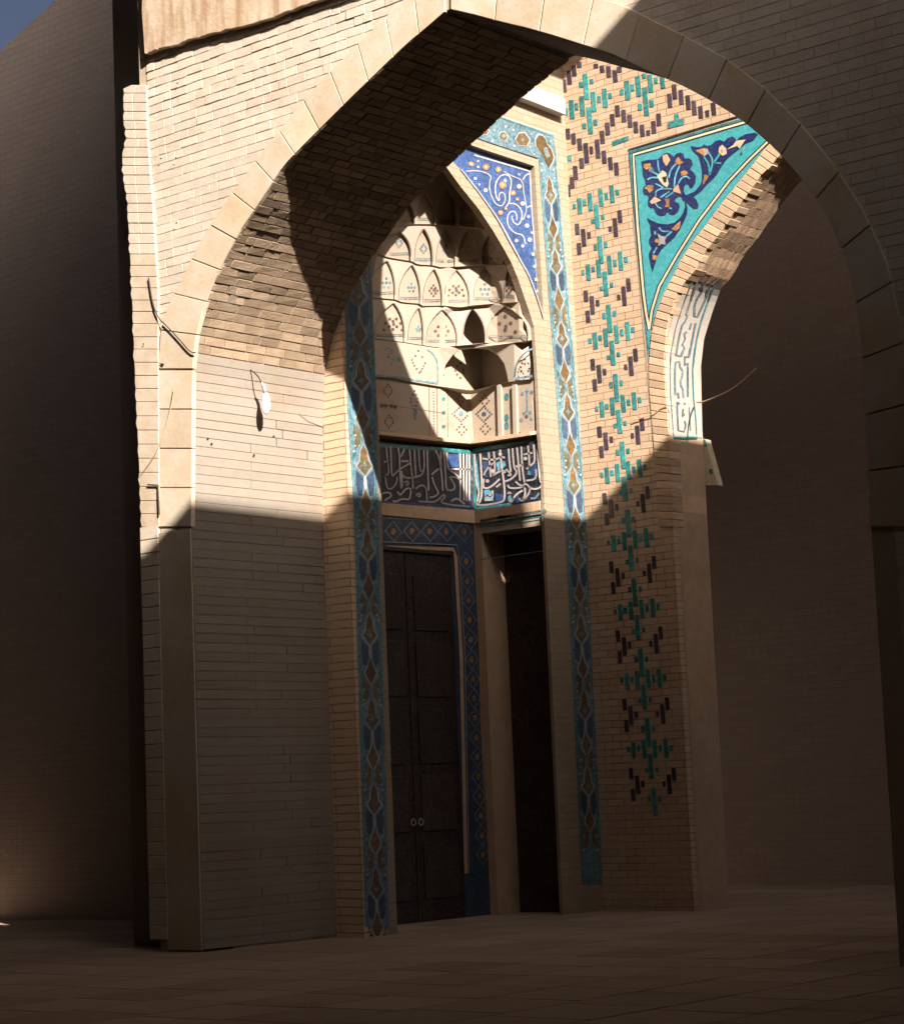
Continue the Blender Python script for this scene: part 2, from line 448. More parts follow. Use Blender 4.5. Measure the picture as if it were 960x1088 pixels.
# face bricks of the wall
seam = [(153.5, 0), (155, 75), (157, 140), (163, 220), (168, 300), (169, 420), (169.5, 560)]
Xseam = lambda z: 0
seam3 = [(fA(*q).x, fA(*q).z) for q in seam]
ringmid = [(fA((a[0]+c[0])/2, (a[1]+c[1])/2)) for a, c in [((203, 560), (169, 560)), ((203, 420), (168, 420)), ((204.5, 380), (168, 380)), ((214, 334), (175, 334)), ((238.5, 275), (197, 290)), ((278, 211), (234, 222)), ((319, 157), (275, 166)), ((372, 104), (319, 110)), ((434, 44), (395, 32)), ((474, 10), (455, -25))]]
ringxz = [(q.x, q.z) for q in ringmid]
def x_at(poly, z):
    poly = sorted(poly, key=lambda q: q[1])
    if z <= poly[0][1]: return poly[0][0]
    if z >= poly[-1][1]: return poly[-1][0]
    for a, c in zip(poly[:-1], poly[1:]):
        if a[1] <= z <= c[1]: return a[0]+(c[0]-a[0])*(z-a[1])/(c[1]-a[1]+1e-9)
z_ledge = fA(190, 57).z
mbx = MB(); z = 0.1; row = 0; rb = random.Random(5)
while z < z_ledge+0.1:
    xs = x_at(seam3, z+.05)+.015; xe = x_at(ringxz, z+.05)
    x = xs - (0.12 if row % 2 else 0)
    top = min(1, max(0, (z-8.5)/0.9))
    while x < xe:
        L = rb.choice([.25, .255, .26, .5 if z < 8.5 else .27, .125])
        xa, xb = max(x, xs), min(x+L-0.007, xe); x += L
        if xb-xa < .04: continue
        if rb.random() > .25+top: xb += .0065
        pr = rb.uniform(.0, .0016)*(1+4.5*top) + .024
        tilt = rb.uniform(0, .006)*top + rb.uniform(0, .0008)
        g0 = .002+.004*top*rb.random()
        h = .098-g0
        dz = [rb.uniform(-.003, .003)*(1+top) for _ in range(4)]
        mbx.solid([(xa, YA+.03-pr-tilt, z+dz[0]), (xb, YA+.03-pr-tilt, z+dz[1]), (xb, YA+.03-pr, z+h+dz[2]), (xa, YA+.03-pr, z+h+dz[3])], (0, pr+.01, 0), 'pale_brick')
    z += .1; row += 1
# right of the arch, in shade
z = 0.1; row = 0
ringR = [(q.x, q.z) for q in [fA((a[0]+c[0])/2, (a[1]+c[1])/2) for a, c in [((478, 9), (478, -42)), ((560, 29), (575, -20)), ((618, 47), (640, 0)), ((706, 83), (730, 40)), ((760, 110), (790, 75)), ((829, 164), (865, 148)), ((880, 232), (915, 222)), ((912, 340), (955, 340)), ((920, 470), (966, 470))]]]
def x_atR(z):
    P = ringR
    if z > P[0][1]: return P[0][0]
    for a, c in zip(P[:-1], P[1:]):
        if c[1] <= z <= a[1]: return a[0]+(c[0]-a[0])*(a[1]-z)/(a[1]-c[1]+1e-9)
    return P[-1][0]
while z < 11.6:
    xs = x_atR(z+.05); x = xs
    while x < -3.2:
        L = rb.choice([.25, .26, .5]); xa, xb = x, x+L-.007; x += L
        pr = rb.uniform(.022, .025)
        mbx.solid([(xa, YA+.03-pr, z), (xb, YA+.03-pr, z), (xb, YA+.03-pr, z+.094), (xa, YA+.03-pr, z+.094)], (0, pr+.01, 0), 'pale_brick')
    z += .1
mbx.build('face_bricks', arch_wall, bevel=0.003)

# voussoir ring (plastered blocks) standing slightly proud
def resample(pl, n):
    P = [Vector(q) for q in pl]; tot = sum((b2-a).length for a, b2 in zip(P[:-1], P[1:]))
    out = []; 
    for k in range(n+1):
        s = tot*k/n; i = 0
        while i < len(P)-2 and s > (P[i+1]-P[i]).length: s -= (P[i+1]-P[i]).length; i += 1
        l = (P[i+1]-P[i]).length; out.append(P[i].lerp(P[i+1], min(1, s/l if l else 0)))
    return out
mbx = MB(); rb = random.Random(2)
off = 0.015
def ring(inn, out, n, mb_, cuts=None, f=fA, m='ring_stone', sub=3, jit=0.0, th=.06):
    a = resample(inn, n*sub); c = resample(out, n*sub)
    for k in range(n):
        o = off+rb.uniform(-.004, .004)
        e = 0.10/sub
        ia = [a[k*sub+j] for j in range(sub+1)]; ic = [c[k*sub+j] for j in range(sub+1)]
        g0 = 0.045
        ia[0] = ia[0].lerp(ia[1], g0); ic[0] = ic[0].lerp(ic[1], g0)
        ia[-1] = ia[-1].lerp(ia[-2], g0); ic[-1] = ic[-1].lerp(ic[-2], g0)
        pts = [f(q.x, q.y, o) for q in ia] + [f(q.x, q.y, o) for q in reversed(ic)]
        mb_.solid(pts, (0, th, 0), m)
ring([(204.5, 392)]+A_in_L[4:], [(168, 392)]+A_out_L[3:], 13, mbx)
ring(A_in_R[:14], A_out_R[:10], 8, mbx)
ring(A_in_R[13:], A_out_R[9:], 7, mbx)
ring([(203, 560), (203.5, 480), (204.5, 393)], [(169, 560), (168.5, 455), (168, 393)], 4, mbx)
q0 = fA(203, 560); q1 = fA(169, 560)
mbx.solid([(q1.x, YA-off, .05), (q0.x, YA-off, .05), (q0.x, YA-off, q0.z-.01), (q1.x, YA-off, q0.z-.01)], (0, .06, 0), 'ring_stone')
mbx.build('arch_ring', arch_wall, bevel=0.004)

# corner pilaster with chipped edge
edge = [(153, 89), (139, 92.5), (132.5, 95), (131.5, 99), (130, 105), (131.8, 112), (131.5, 121), (131, 129), (134, 132), (133, 137), (134.5, 150), (133, 154), (130, 160), (129.5, 172), (131, 184), (131.8, 196), (133.5, 203), (135.2, 212), (136, 222), (134.8, 229), (136.5, 240), (137.4, 262), (138.8, 290), (140.5, 330), (142.5, 385), (146, 460), (148.5, 520), (150.2, 560)]
mbx = MB()
zb = fA(150, 560).z
sm = [(155.5, 89)]+[(q[0]-.6, q[1]) for q in seam[2:]]
front = [fA(x, y, .024) for x, y in edge] ; back = [fA(x, y, .024) for x, y in sm]
# rows of header bricks following both edges
ys = [90, 99, 109, 118.5, 128, 137.5, 147, 156.5, 167, 176, 186, 196, 206, 216, 226, 237, 248, 259, 270, 282, 294, 306, 319, 331, 344, 358, 371, 385, 399, 413, 427, 442, 457, 472, 487, 502, 517, 532, 546, 560]
rb = random.Random(9)
for y0, y1 in zip(ys[:-1], ys[1:]):
    e0, e1 = (interp(edge[2:], y0) if y0 > 95 else 139), interp(edge[2:], y1)
    s0, s1 = interp(sm, y0), interp(sm, y1)
    o = .022+rb.uniform(-.004, .004)
    cuts = [0, rb.uniform(.4, .6), 1] if y0 < 260 else [0, 1]
    for c0, c1 in zip(cuts[:-1], cuts[1:]):
        qs = [(e0+(s0-e0)*c0+.3, y0+.3), (e0+(s0-e0)*c1-.2, y0+.3), (e1+(s1-e1)*c1-.2, y1-.25), (e1+(s1-e1)*c0+.3, y1-.25)]
        if c0 == 0: qs.insert(4, (min(e0, e1)+rb.uniform(-1.0, .8), (y0+y1)/2))
        mbx.solid([fA(x, y, o) for x, y in qs], (0, .5, 0), 'pale_brick' if y0 < 260 else 'plaster')
z0_ = fA(150, 560).z
xa, xb = fA(150.3, 560).x, fA(169, 560).x
zz = z0_-.01
while zz > 0.15:
    mbx.solid([(xa-.0, YA-.022, zz-.14), (xb, YA-.022, zz-.14), (xb, YA-.022, zz), (xa, YA-.022, zz)], (0, .5, 0), 'pale_brick'); zz -= .15
mbx.build('corner_pilaster', arch_wall, bevel=0.004)

# upper wall above the ledge, standing 8 cm forward
mbx = MB()
lo = [(153.5, 57.5), (163, 54), (171, 50.8), (186, 48.5), (200, 42.5), (215, 38.5), (240, 31.5), (262, 27), (290, 18), (310, 10.5), (330, 2.5), (352, -4), (400, -20), (470, -44)]
rj = random.Random(8)
lo2 = []
for (x0, y0), (x1, y1) in zip(lo[:-1], lo[1:]):
    for k in range(4): t = k/4; lo2.append((x0+(x1-x0)*t, y0+(y1-y0)*t+rj.uniform(-.9, .7)))
lo2.append(lo[-1])
pts = [fA(x, y, .08) for x, y in lo2]
top = [(pts[-1].x, YA-.08, 13.0), (fA(151, -10, .08).x, YA-.08, 13.0), fA(151, -8, .08), fA(150.5, 12, .08), fA(152.5, 40, .08)]
mbx.solid(pts+top, (0, .075, 0), 'streaked_plaster')
mbx.build('upper_wall', arch_wall, bevel=0.006)

# ================================================================== plaster dust crust above the slot, cables and bulb on the jamb
bulb = thing('light_bulb', 'white glass bulb hanging in its socket against the sunlit jamb', 'bulb', tuple(fP(280, 405, .25)))
OB = .25
mbx = MB()
axis = [(279.5, 404), (280.5, 412), (282.8, 421.5), (283.3, 428), (283.2, 434), (282.6, 439), (282.2, 441)]
tube(mbx, [fP(*q, OB) for q in [(282.0, 417), (282.3, 420), (282.7, 424), (282.8, 430), (282.7, 435), (282.4, 438.5), (282.2, 440.5)]], [.02, .035, .046, .050, .044, .028, .006], 'bulb_glass', 16)
mbx.build('glass', bulb, smooth=True)
mbx = MB()
tube(mbx, [fP(*q, OB) for q in [(277.5, 407), (279.5, 409), (281, 413), (281.8, 417.5)]], [.016, .022, .025, .024], 'grey_socket', 12)
mbx.build('socket', bulb, smooth=True)
mbx = MB()
tube(mbx, [fP(*q) for q in [(261, 390, .02), (266, 393, .08), (271, 396.5, .16), (275, 401, .23), (278, 407.5, .25)]], .008, 'black_cable', 6)
mbx.build('cord', bulb)

def wire(name, label, pts, r, m, group=None):
    mbx = MB(); tube(mbx, pts, r, m, 6); o = mbx.build(name)
    # origin at the first point
    q = Vector(pts[0]); 
    for v in o.data.vertices: v.co -= q
    o.location = q
    o['label'] = label; o['category'] = 'cable'
    o['group'] = 'loose cables and wires on the walls'
    return o
def sp(f, pts, offv, it=2):
    return [f(x, y, offv) for x, y in smooth_px(pts, it)]
wire('cable', 'thin dark wire sagging across the ochre blocks left of the arch opening', sp(fA, [(158, 295), (162, 322), (168, 338), (178, 347), (190, 360), (203, 375), (208, 374.5)], .04), .007, 'black_cable')
wire('cable', 'fine wire slanting down the lower left pilaster to its edge', sp(fA, [(185.5, 411), (182, 432), (175, 458), (166, 480), (160, 490), (149, 504)], .045), .0045, 'tan_cable')
wire('cable', 'short dark upright wire low on the left pilaster', sp(fA, [(157, 515), (168, 515.5), (168.5, 530), (169.3, 547)], .042, 0), .009, 'black_cable')
wire('cable', 'brown horizontal wire stapled to the jamb above the bulb', sp(fP, [(205, 386), (222, 388), (240, 386), (252, 387.5), (260, 389.5), (262, 391)], .035), .011, 'black_cable')
wire('cable', 'taut wire running from beside the bulb down to the jamb corner', sp(fP, [(288, 417), (300, 427), (314, 438), (327, 448), (343, 454)], .03, 0), .006, 'black_cable')
# little nails and pock marks are part of the wall surface
mbx = MB(); S_ = Surf(fP, mbx)
for x, y in [(333, 427), (291, 463.5), (270, 483.5), (221, 466), (225, 471.5)]: S_.dot(x, y, 1.1, 'ink', .031)
for x, y in [(188.5, 88.5), (187, 168), (187.5, 237), (171, 168.5), (150+22/8.7, 300+570/8.7)]: Surf(fA, mbx).dot(x, y, .9, 'ink', .036)
Surf(fA, mbx).poly([(169, 386), (175, 386.3), (172.5, 389)], 'ink', .03)
mbx.build('pock_marks', arch_wall)

# ================================================================== S : set-back brick return, ends the jamb
ret = thing('return_pier', 'narrow sunlit brick return between the jamb and the left tile border', 'pier', (XP, YS, 0))
mbx = MB()
mbx.solid([(XP-1.2, YS, 0), (XB, YS, 0), (XB, YS, 13.0), (XP-1.2, YS, 13.0)], (0, .35, 0), 'brick_strip')
mbx.build('pier_face', ret)

# ================================================================== WALL B : niche wall (side wall, x = XB)
niche_wall = thing('niche_wall', 'tiled side wall holding the tall pointed niche with stalactite vaulting', 'wall', (XB, YS+.35, 0))
N_R = [(473, 176), (481, 187), (489, 198), (508, 221.5), (522.6, 243.5), (534, 262.6), (543, 279), (550, 296), (557, 316.5), (562.7, 333), (567, 348), (568.7, 370), (571, 406), (573, 459), (577.5, 505), (578, 545), (580, 590)]
N_L = [(473, 176), (458, 187), (440, 203), (424, 222), (410, 247), (400, 272), (395.5, 295), (394, 318), (395, 345), (397, 375), (400, 410), (403, 470), (405, 520), (407, 590)]
LINE = [(473, 164), (489, 180), (509, 205), (528.5, 233), (543, 261), (553.5, 279), (562, 294), (573, 325), (576.5, 338)]
XS = XB-0.08                       # recessed spandrel plane
NR3 = [fB(*q) for q in N_R]; NL3 = [fB(*q) for q in N_L]
LN3 = [fB(*q) for q in LINE]
zTop = 11.5
frame_in = [fB(*q) for q in [(440, 133), (517.5, 160), (567.6, 176.4), (570.5, 220), (574, 279), (577, 337)]]
mbx = MB()
def bsol(pts, t=0.3, m='brick_side', x=XB):
    mbx.solid([(x, q[1], q[2]) for q in [Vector(w) for w in pts]], (-t, 0, 0), m)
ap = NR3[0]
# left half of the wall
bsol([(XB, YS+.352, 0), (XB, YS+.352, zTop), (XB, ap.y, zTop), ap] + NL3[1:] + [(XB, NL3[-1].y, 0)], .05)
# ring band between opening and thin line
i0 = 0
bsol([LN3[0]] + LN3[1:] + [fB(576.2, 345)] + [q for q in reversed(NR3[:11])], .10)
# lower right jamb + frame
bsol([q for q in NR3[10:]] + [(XB, NR3[-1].y, 0), (XB, YC, 0), (XB, YC, zTop), (XB, ap.y, zTop), (XB, ap.y, frame_in[0].z)] + frame_in[0:] + [fB(576.2, 345)], .05)
fr2 = [(440, 133), (517.5, 160), (567.6, 176.4), (570.5, 220), (574, 279), (577, 337)]
fo2 = [(440, 120), (520, 146), (581, 164), (584, 220), (588, 279), (590, 337)]
for a0, a1, b0, b1 in zip(fr2, fr2[1:], fo2, fo2[1:]):
    mbx.solid([hit(*q, 0, XB) + Vector((-.045, 0, 0)) for q in (a0, a1, b1, b0)], (-.09, 0, 0), 'brick_side')
wall_face_o = mbx.build('wall_face', niche_wall)
mbx = MB()
# recessed spandrel bed
bed = [hit(x, y, 0, XS) for x, y in [(455, 140), (540, 163), (575, 172), (580, 250), (582, 345), (572, 345)] + [(x-7.5, y+5.5) for x, y in LINE[::-1][1:]]]
mbx.solid(bed, (-.01, 0, 0), 'cobalt')
SB = Surf(lambda x, y, o=0: hit(x, y, 0, XS+o), mbx)
z8 = Zm(495, 160, 10.667)
SB.stroke(z8([(90, 50), (400, 140), (725, 235)]), 1.6, 'white_glaze', sm=0)
SB.stroke(z8([(722, 235), (740, 640), (775, 1067)])+[(573.5, 320), (575.5, 337)], 1.3, 'white_glaze', sm=1)
SB.stroke([(497, 190), (512, 208), (531, 235), (545.5, 262), (556, 283), (565, 305), (574, 336)], 1.4, 'white_glaze', sm=1)
for st in [[(0, 235), (100, 225), (200, 240), (290, 290), (265, 350), (265, 450), (300, 550), (340, 610), (400, 635), (440, 580), (445, 500), (400, 465), (370, 500), (378, 560)],
           [(375, 570), (340, 530), (325, 420), (350, 330), (400, 275), (470, 270), (510, 320), (510, 400), (490, 480), (495, 580), (440, 650)],
           [(490, 600), (560, 600), (620, 660), (640, 740), (600, 850), (540, 820), (515, 760), (525, 740)],
           [(575, 790), (570, 710), (530, 680), (480, 710), (460, 790), (490, 880), (560, 940), (650, 955), (670, 1060)],
           [(430, 235), (520, 290), (640, 330), (655, 500), (680, 620), (680, 700), (640, 790)],
           [(640, 330), (680, 270), (720, 260)], [(680, 650), (740, 620)]]:
    SB.stroke(z8(st), 1.35, 'white_glaze')
for u, v, r in [(60, 150, 28), (225, 185, 38), (365, 215, 34), (415, 390, 42), (530, 480, 32), (580, 550, 22), (390, 700, 30), (450, 655, 20)]:
    SB.dot(495+u/10.667, 160+v/10.667, r/10.667, 'ochre'); SB.dot(495+u/10.667, 160+v/10.667, r/28, 'cream', .011)
for u, v, r in [(150, 385, 14), (220, 450, 24), (105, 315, 18), (690, 850, 26), (720, 1010, 26), (600, 405, 28), (570, 1020, 22), (705, 750, 18), (135, 120, 15), (135, 185, 14), (600, 270, 15), (440, 340, 22), (640, 600, 26), (640, 1080, 20), (745, 930, 16)]:
    SB.dot(495+u/10.667, 160+v/10.667, r/10.667, 'white_glaze')
SB.stroke([(567, 262), (568, 275), (571, 300), (573, 320)], 2.2, 'sky_tile')
for y in (270, 283, 297, 309): SB.dot(interp([(565, 262), (571, 309)], y), y, 1.7, 'cream', .01)
mbx.build('spandrel_tile', niche_wall)
# thin black line + white line around the arch band
mbx = MB(); SB = Surf(fB, mbx)
SB.stroke([(x-.3, y+.4) for x, y in LINE[1:]], .9, 'ink', .004)
SB.stroke([(x+.9, y-.4) for x, y in LINE[1:]], 1.2, 'white_glaze', .004)
mbx.build('arch_outline', wall_face_o)
# vertical tile border of linked lozenges
def border(name, xl, xr, seq, y0, y1, top=None):
    mb_ = MB(); Sb = Surf(fB, mb_)
    ys_ = [y0+(y1-y0)*k/24 for k in range(25)]
    Lp = [(interp(xl, y), y) for y in ys_]; Rp = [(interp(xr, y), y) for y in ys_]
    n = len(ys_)
    i = len(mb_.v); mb_.v += [tuple(fB(x, y, .004)) for x, y in Lp]+[tuple(fB(x, y, .004)) for x, y in Rp]
    for k in range(n-1): mb_.f.append([i+k, i+k+1, i+n+k+1, i+n+k]); mb_.m.append(mb_.mi('sky_tile'))
    ax = lambda y, u: (lambda a, c: ((a+c)/2+u*(c-a)/2, y))(interp(xl, y), interp(xr, y))
    def P(ls, m, off): Sb.poly([ax(y, u) for u, y in ls], m, off)
    for s_ in (-1, 1):
        Sb.stroke([ax(y, s_*.80) for y in ys_], .8, 'teal_tile', .007, 0)
        Sb.stroke([ax(y, s_*.97) for y in ys_], .8, 'pale_cyan', .007, 0)
    for kind, ta, tb in seq:
        h = tb-ta
        if kind == 'A':
            P([(0, ta-1.2), (.40, ta+h*.42), (.55, ta+h*.55), (0, tb+1.2), (-.55, ta+h*.55), (-.40, ta+h*.42)], 'white_glaze', .009)
            P([(0, ta+.3), (.28, ta+h*.38), (.44, ta+h*.56), (0, tb-.3), (-.44, ta+h*.56), (-.28, ta+h*.38)], 'ochre_tile', .012)
            # green butterfly below
            g_ = 10*h/25.5
            for s_ in (-1, 1):
                P([(s_*.16, tb-1), (s_*.62, tb-h*.28), (s_*.7, tb+g_*.3), (s_*.5, tb+g_*.6), (s_*.68, tb+g_), (s_*.6, tb+g_*1.7), (s_*.2, tb+g_*1.1)], 'olive_tile', .008)
                P([(s_*.5, tb-h*.45), (s_*.74, tb-h*.5), (s_*.72, tb-h*.2)], 'teal_tile', .008)
                q = ax(tb+g_*.4, s_*.55); Sb.dot(q[0], q[1], 1.15, 'white_glaze', .012)
                q = ax(tb+g_*1.9, s_*.72); Sb.dot(q[0], q[1], 1.0, 'cream', .012)
            P([(0, tb-2), (.16, tb+g_*.4), (0, tb+g_+2), (-.16, tb+g_*.4)], 'pale_cyan', .010)
        else:
            P([(0, ta-1.2), (.30, ta+h*.2), (.40, ta+h*.5), (.68, ta+h*.68), (0, tb+1.2), (-.68, ta+h*.68), (-.40, ta+h*.5), (-.30, ta+h*.2)], 'white_glaze', .009)
            P([(0, ta+.3), (.22, ta+h*.2), (.30, ta+h*.52), (.54, ta+h*.68), (0, tb-.4), (-.54, ta+h*.68), (-.30, ta+h*.52), (-.22, ta+h*.2)], 'olive_tile', .012)
            P([(0, ta+h*.05), (.2, ta+h*.22), (.24, ta+h*.45), (-.24, ta+h*.45), (-.2, ta+h*.22)], 'ochre_tile', .0135)
            cyq = ta+h*.66
            P([(0, cyq-h*.14), (.1, cyq-1), (.3, cyq), (.1, cyq+1), (0, cyq+h*.14), (-.1, cyq+1), (-.3, cyq), (-.1, cyq-1)], 'pale_cyan', .015)
            g_ = 12*h/29
            for s_ in (-1, 1):
                P([(s_*.14, tb+1), (s_*.66, tb-h*.2), (s_*.72, tb+g_*.6), (s_*.6, tb+g_*1.4), (s_*.3, tb+g_*1.5), (s_*.16, tb+g_*.6)], 'deep_blue', .008)
                q = ax(ta+h*.05, s_*.6); Sb.dot(q[0], q[1], 1.1, 'white_glaze', .012)
                q = ax(ta+h*.3, s_*.66); Sb.dot(q[0], q[1], 1.5, 'teal_tile', .010, 3)
            P([(.06, tb-1), (.12, tb+g_*.5), (.05, tb+g_+1), (-.05, tb+g_+1), (-.12, tb+g_*.5), (-.06, tb-1)], 'white_glaze', .010)
    if top: top(Sb, mb_)
    return mb_.build(name, niche_wall)
xlR = [(572, 168), (580, 279), (581.6, 300), (591, 420), (600.5, 558), (607, 700), (618, 940)]
xrR = [(588, 142), (591, 170), (600.6, 279), (602.6, 300), (613, 420), (624, 558), (630, 700), (640, 940)]
seqR = [('B', 187.6, 217), ('A', 229.3, 254), ('B', 264, 292), ('A', 304.5, 331), ('B', 341, 370), ('A', 382, 407), ('B', 417.5, 448), ('A', 460, 485.4), ('B', 495, 526), ('A', 538.5, 563), ('B', 574, 605), ('A', 617, 642), ('B', 653, 684), ('A', 696, 722), ('B', 733, 765), ('A', 777, 803), ('B', 814, 846), ('A', 858, 884)]
def topR(Sb, mb_):
    Sb.poly([(480, 103.5), (543, 127.5), (588, 142), (591, 170), (572, 168), (518, 151), (470, 133)], 'sky_tile', .0045)
    Sb.stroke([(480, 103.5), (543, 127.5), (587.5, 142.5)], 1.0, 'white_glaze', .007, 0)
    Sb.stroke([(480, 106), (543, 129.5), (586, 144.5)], .8, 'teal_tile', .007, 0)
    Sb.stroke([(470, 133), (518, 151), (571, 168.5)], .8, 'ink', .007, 0)
    for cx, cy, r in [(534.5, 144.5, 5.5), (555, 148, 8.5), (514, 138, 6)]:
        Sb.poly([(cx-r, cy), (cx-r*.5, cy-r*.85), (cx+r*.3, cy-r*.9), (cx+r, cy-r*.1+1.5), (cx+r*.6, cy+r*.9), (cx-r*.4, cy+r*.8)], 'white_glaze', .009)
        r -= 1
        Sb.poly([(cx-r, cy), (cx-r*.5, cy-r*.85), (cx+r*.3, cy-r*.9), (cx+r, cy-r*.1+1.5), (cx+r*.6, cy+r*.9), (cx-r*.4, cy+r*.8)], 'ochre_tile', .012)
        Sb.poly([(cx-2.6, cy+.4), (cx, cy-2.6), (cx+2.6, cy+.6), (cx, cy+2.6)], 'pale_cyan', .014)
    k = [(572, 143.5), (576, 144), (579.5, 148), (581, 153.5), (585, 158), (588, 167), (586.5, 172), (583, 178.5), (577, 166), (569.5, 155), (569, 148)]
    Sb.poly([((x-578.5)*1.14+578.5, (y-161)*1.08+161) for x, y in k], 'white_glaze', .009)
    Sb.poly(k, 'ochre_tile', .012)
    Sb.poly([(577, 158), (580, 156), (582, 160), (584, 166), (581, 168), (578.5, 164)], 'pale_cyan', .014)
    for x, y in [(563, 156), (567, 164), (545, 138), (564, 142.5), (546, 155), (525, 138.5), (523, 150), (537, 134.5), (585, 150), (575.5, 174), (587.5, 180.5), (575, 181)]:
        Sb.dot(x, y, 1.3, 'white_glaze', .010)
    for x, y in [(547, 146), (565.5, 148.5), (526.5, 145), (583, 152), (575, 170)]:
        Sb.dot(x, y, 2.2, 'teal_tile', .008)
border('tile_border', xlR, xrR, seqR, 168, 940, topR)
xlL = [(362, 180), (366, 300), (369, 440), (376, 540), (380, 700), (388, 990)]
xrL = [(394, 180), (395, 300), (399, 400), (402.5, 535), (407, 700), (414, 990)]
seqL = []
y_ = 472.0
for k in range(-4, 6):
    seqL += [('B', y_+k*90, y_+k*90+34), ('A', y_+k*90+47, y_+k*90+76)]
border('tile_border', xlL, xrL, seqL, 200, 985)
# ledge (cornice) at the top of the wall and glazed patch above
mbx = MB()
pl = [hit(x, y, 0, XB+.13) for x, y in [(470, 72), (563, 107), (601, 122)]]
pl2 = [(XB+.13, q.y, q.z+.22) for q in pl]
mbx.solid(pl+pl2[::-1], (-.125, 0, 0), 'cornice_plaster')
mbx.build('cornice', niche_wall, bevel=.006)
mbx = MB(); SB = Surf(fB, mbx)
SB.poly([(540, 85), (573, 97), (578, 104), (578, 112), (540, 98)], 'pale_cyan', .006)
mbx.build('glazed_patch', niche_wall)

# ---------------------------------------------------------------- niche interior
# lower box: back facet x = XK, right facet y = YK ; tiers of the vault step inwards
def nfn(o, ch=None, lean=None):
    # lean = (top line, bottom line, extra offset reached at the top)
    """interior surface raised by o metres into the niche; ch = chamfer distance across the corner"""
    def fn(px, py, e=0.0):
        oo = o+e
        if lean:
            ty_, by2 = interp_x(lean[0], px), interp_x(lean[1], px)
            oo += lean[2]*max(-.2, min(1.1, (by2-py)/(by2-ty_+1e-6)))
        c = [(tof(px, py, 0, XK+oo))]
        d = ray(px, py)
        if d[1] > 0: c.append((YK-oo-EYE[1])/d[1])
        if ch:
            # plane (x-XK)-(y-YK) = ch  -> -(x) + y
            dn = Vector((-1, 1, 0)); s0 = -XK+YK-ch-oo*1.2
            t = (s0-EYE.dot(dn))/d.dot(dn)
            if t > 0: c.append(t)
        tm = max(min(c), tof(px, py, 0, XB-(.105 if py < 345 else .055)))
        return EYE+d*tm
    return fn
def interp_x(line, x):
    if x <= line[0][0]: a, b2 = line[0], line[1]
    elif x >= line[-1][0]: a, b2 = line[-2], line[-1]
    else:
        for a, b2 in zip(line[:-1], line[1:]):
            if a[0] <= x <= b2[0]: break
    return a[1]+(b2[1]-a[1])*(x-a[0])/(b2[0]-a[0])
# left hidden facet y = YL (seen from behind the jamb only)
YL = NL3[10].y
niche = MB()
floor_z = 0.0
cor = lambda x, y: (x, y)
# tiers: (name, top polyline, bottom polyline, offset, chamfer)
L5 = [(392, 460), (403, 461.5), (430, 464), (460, 467.3), (500, 470.5), (520, 468), (550, 464), (577, 459.5)]
L4 = [(390, 396), (399.6, 398.5), (418.7, 402), (440, 406), (464, 410), (478, 412), (501.5, 415), (520, 410.5), (541, 405.5), (572, 401.5)]
L3 = [(388, 357.5), (398, 359.6), (429, 363.5), (451, 367), (464, 369), (489, 367), (505, 365.5), (515.6, 364), (540, 365), (562.7, 361.5), (572, 360)]
L2 = [(384, 314), (392, 315.5), (419.7, 318), (427, 321), (446.5, 322.6), (448.6, 325), (470, 324.5), (489, 326.5), (501, 324.5), (518, 323), (534.6, 321.8), (559, 320), (564, 319)]
L1 = [(396, 268), (412.8, 273.5), (438, 277.6), (443.8, 281), (460, 281.7), (467, 283.8), (489, 283), (511.8, 281), (522.6, 282), (540, 281), (552, 277)]
L0 = [(405, 243), (420, 240), (438, 238), (455, 238), (480, 240), (505, 242), (525, 243), (535, 246)]
LT = [(430, 180), (455, 164), (473, 156), (494, 172), (508, 192), (522, 214)]
tiers = [('lower_panels', L4, L5, 0.02, None), ('squinch_tier', L3, L4, 0.05, 0.55), ('cell_tier', L2, L3, 0.155, 0.62), ('cell_tier', L1, L2, 0.275, 0.68), ('cell_tier', L0, L1, 0.41, 0.72), ('crown_tier', LT, L0, 0.58, 0.74)]
LEAN = {1: .085, 2: .10, 3: .115, 4: .15, 5: .2}
def lean_of(ti): return (tiers[ti][1], tiers[ti][2], LEAN[ti]) if ti in LEAN else None
XN0 = XK
def sheet(mb_, fn, top, bot, m, nx=26, ny=2, off=0.0):
    T = resample(top, nx); B_ = resample(bot, nx)
    i = len(mb_.v)
    for j in range(ny+1):
        for k in range(nx+1):
            q = T[k].lerp(B_[k], j/ny); mb_.v.append(tuple(fn(q.x, q.y, off)))
    for j in range(ny):
        for k in range(nx):
            a = i+j*(nx+1)+k; mb_.f.append([a, a+1, a+nx+2, a+nx+1]); mb_.m.append(mb_.mi(m))
def ledge(mb_, line, f_up, f_dn, m, nx=30):
    """horizontal underside joining the lower edge of an upper tier to the surface below"""
    P = resample(line, nx); i = len(mb_.v)
    up = [f_up(q.x, q.y) for q in P]
    for q in up: mb_.v.append(tuple(q))
    for q in up:                       # go back from the edge horizontally, away from the niche centre
        dn = Vector((-1, 1, 0)).normalized()
        mb_.v.append(tuple(q+dn*.3))
    for k in range(nx): mb_.f.append([i+k, i+k+1, i+nx+2+k, i+nx+1+k]); mb_.m.append(mb_.mi(m))

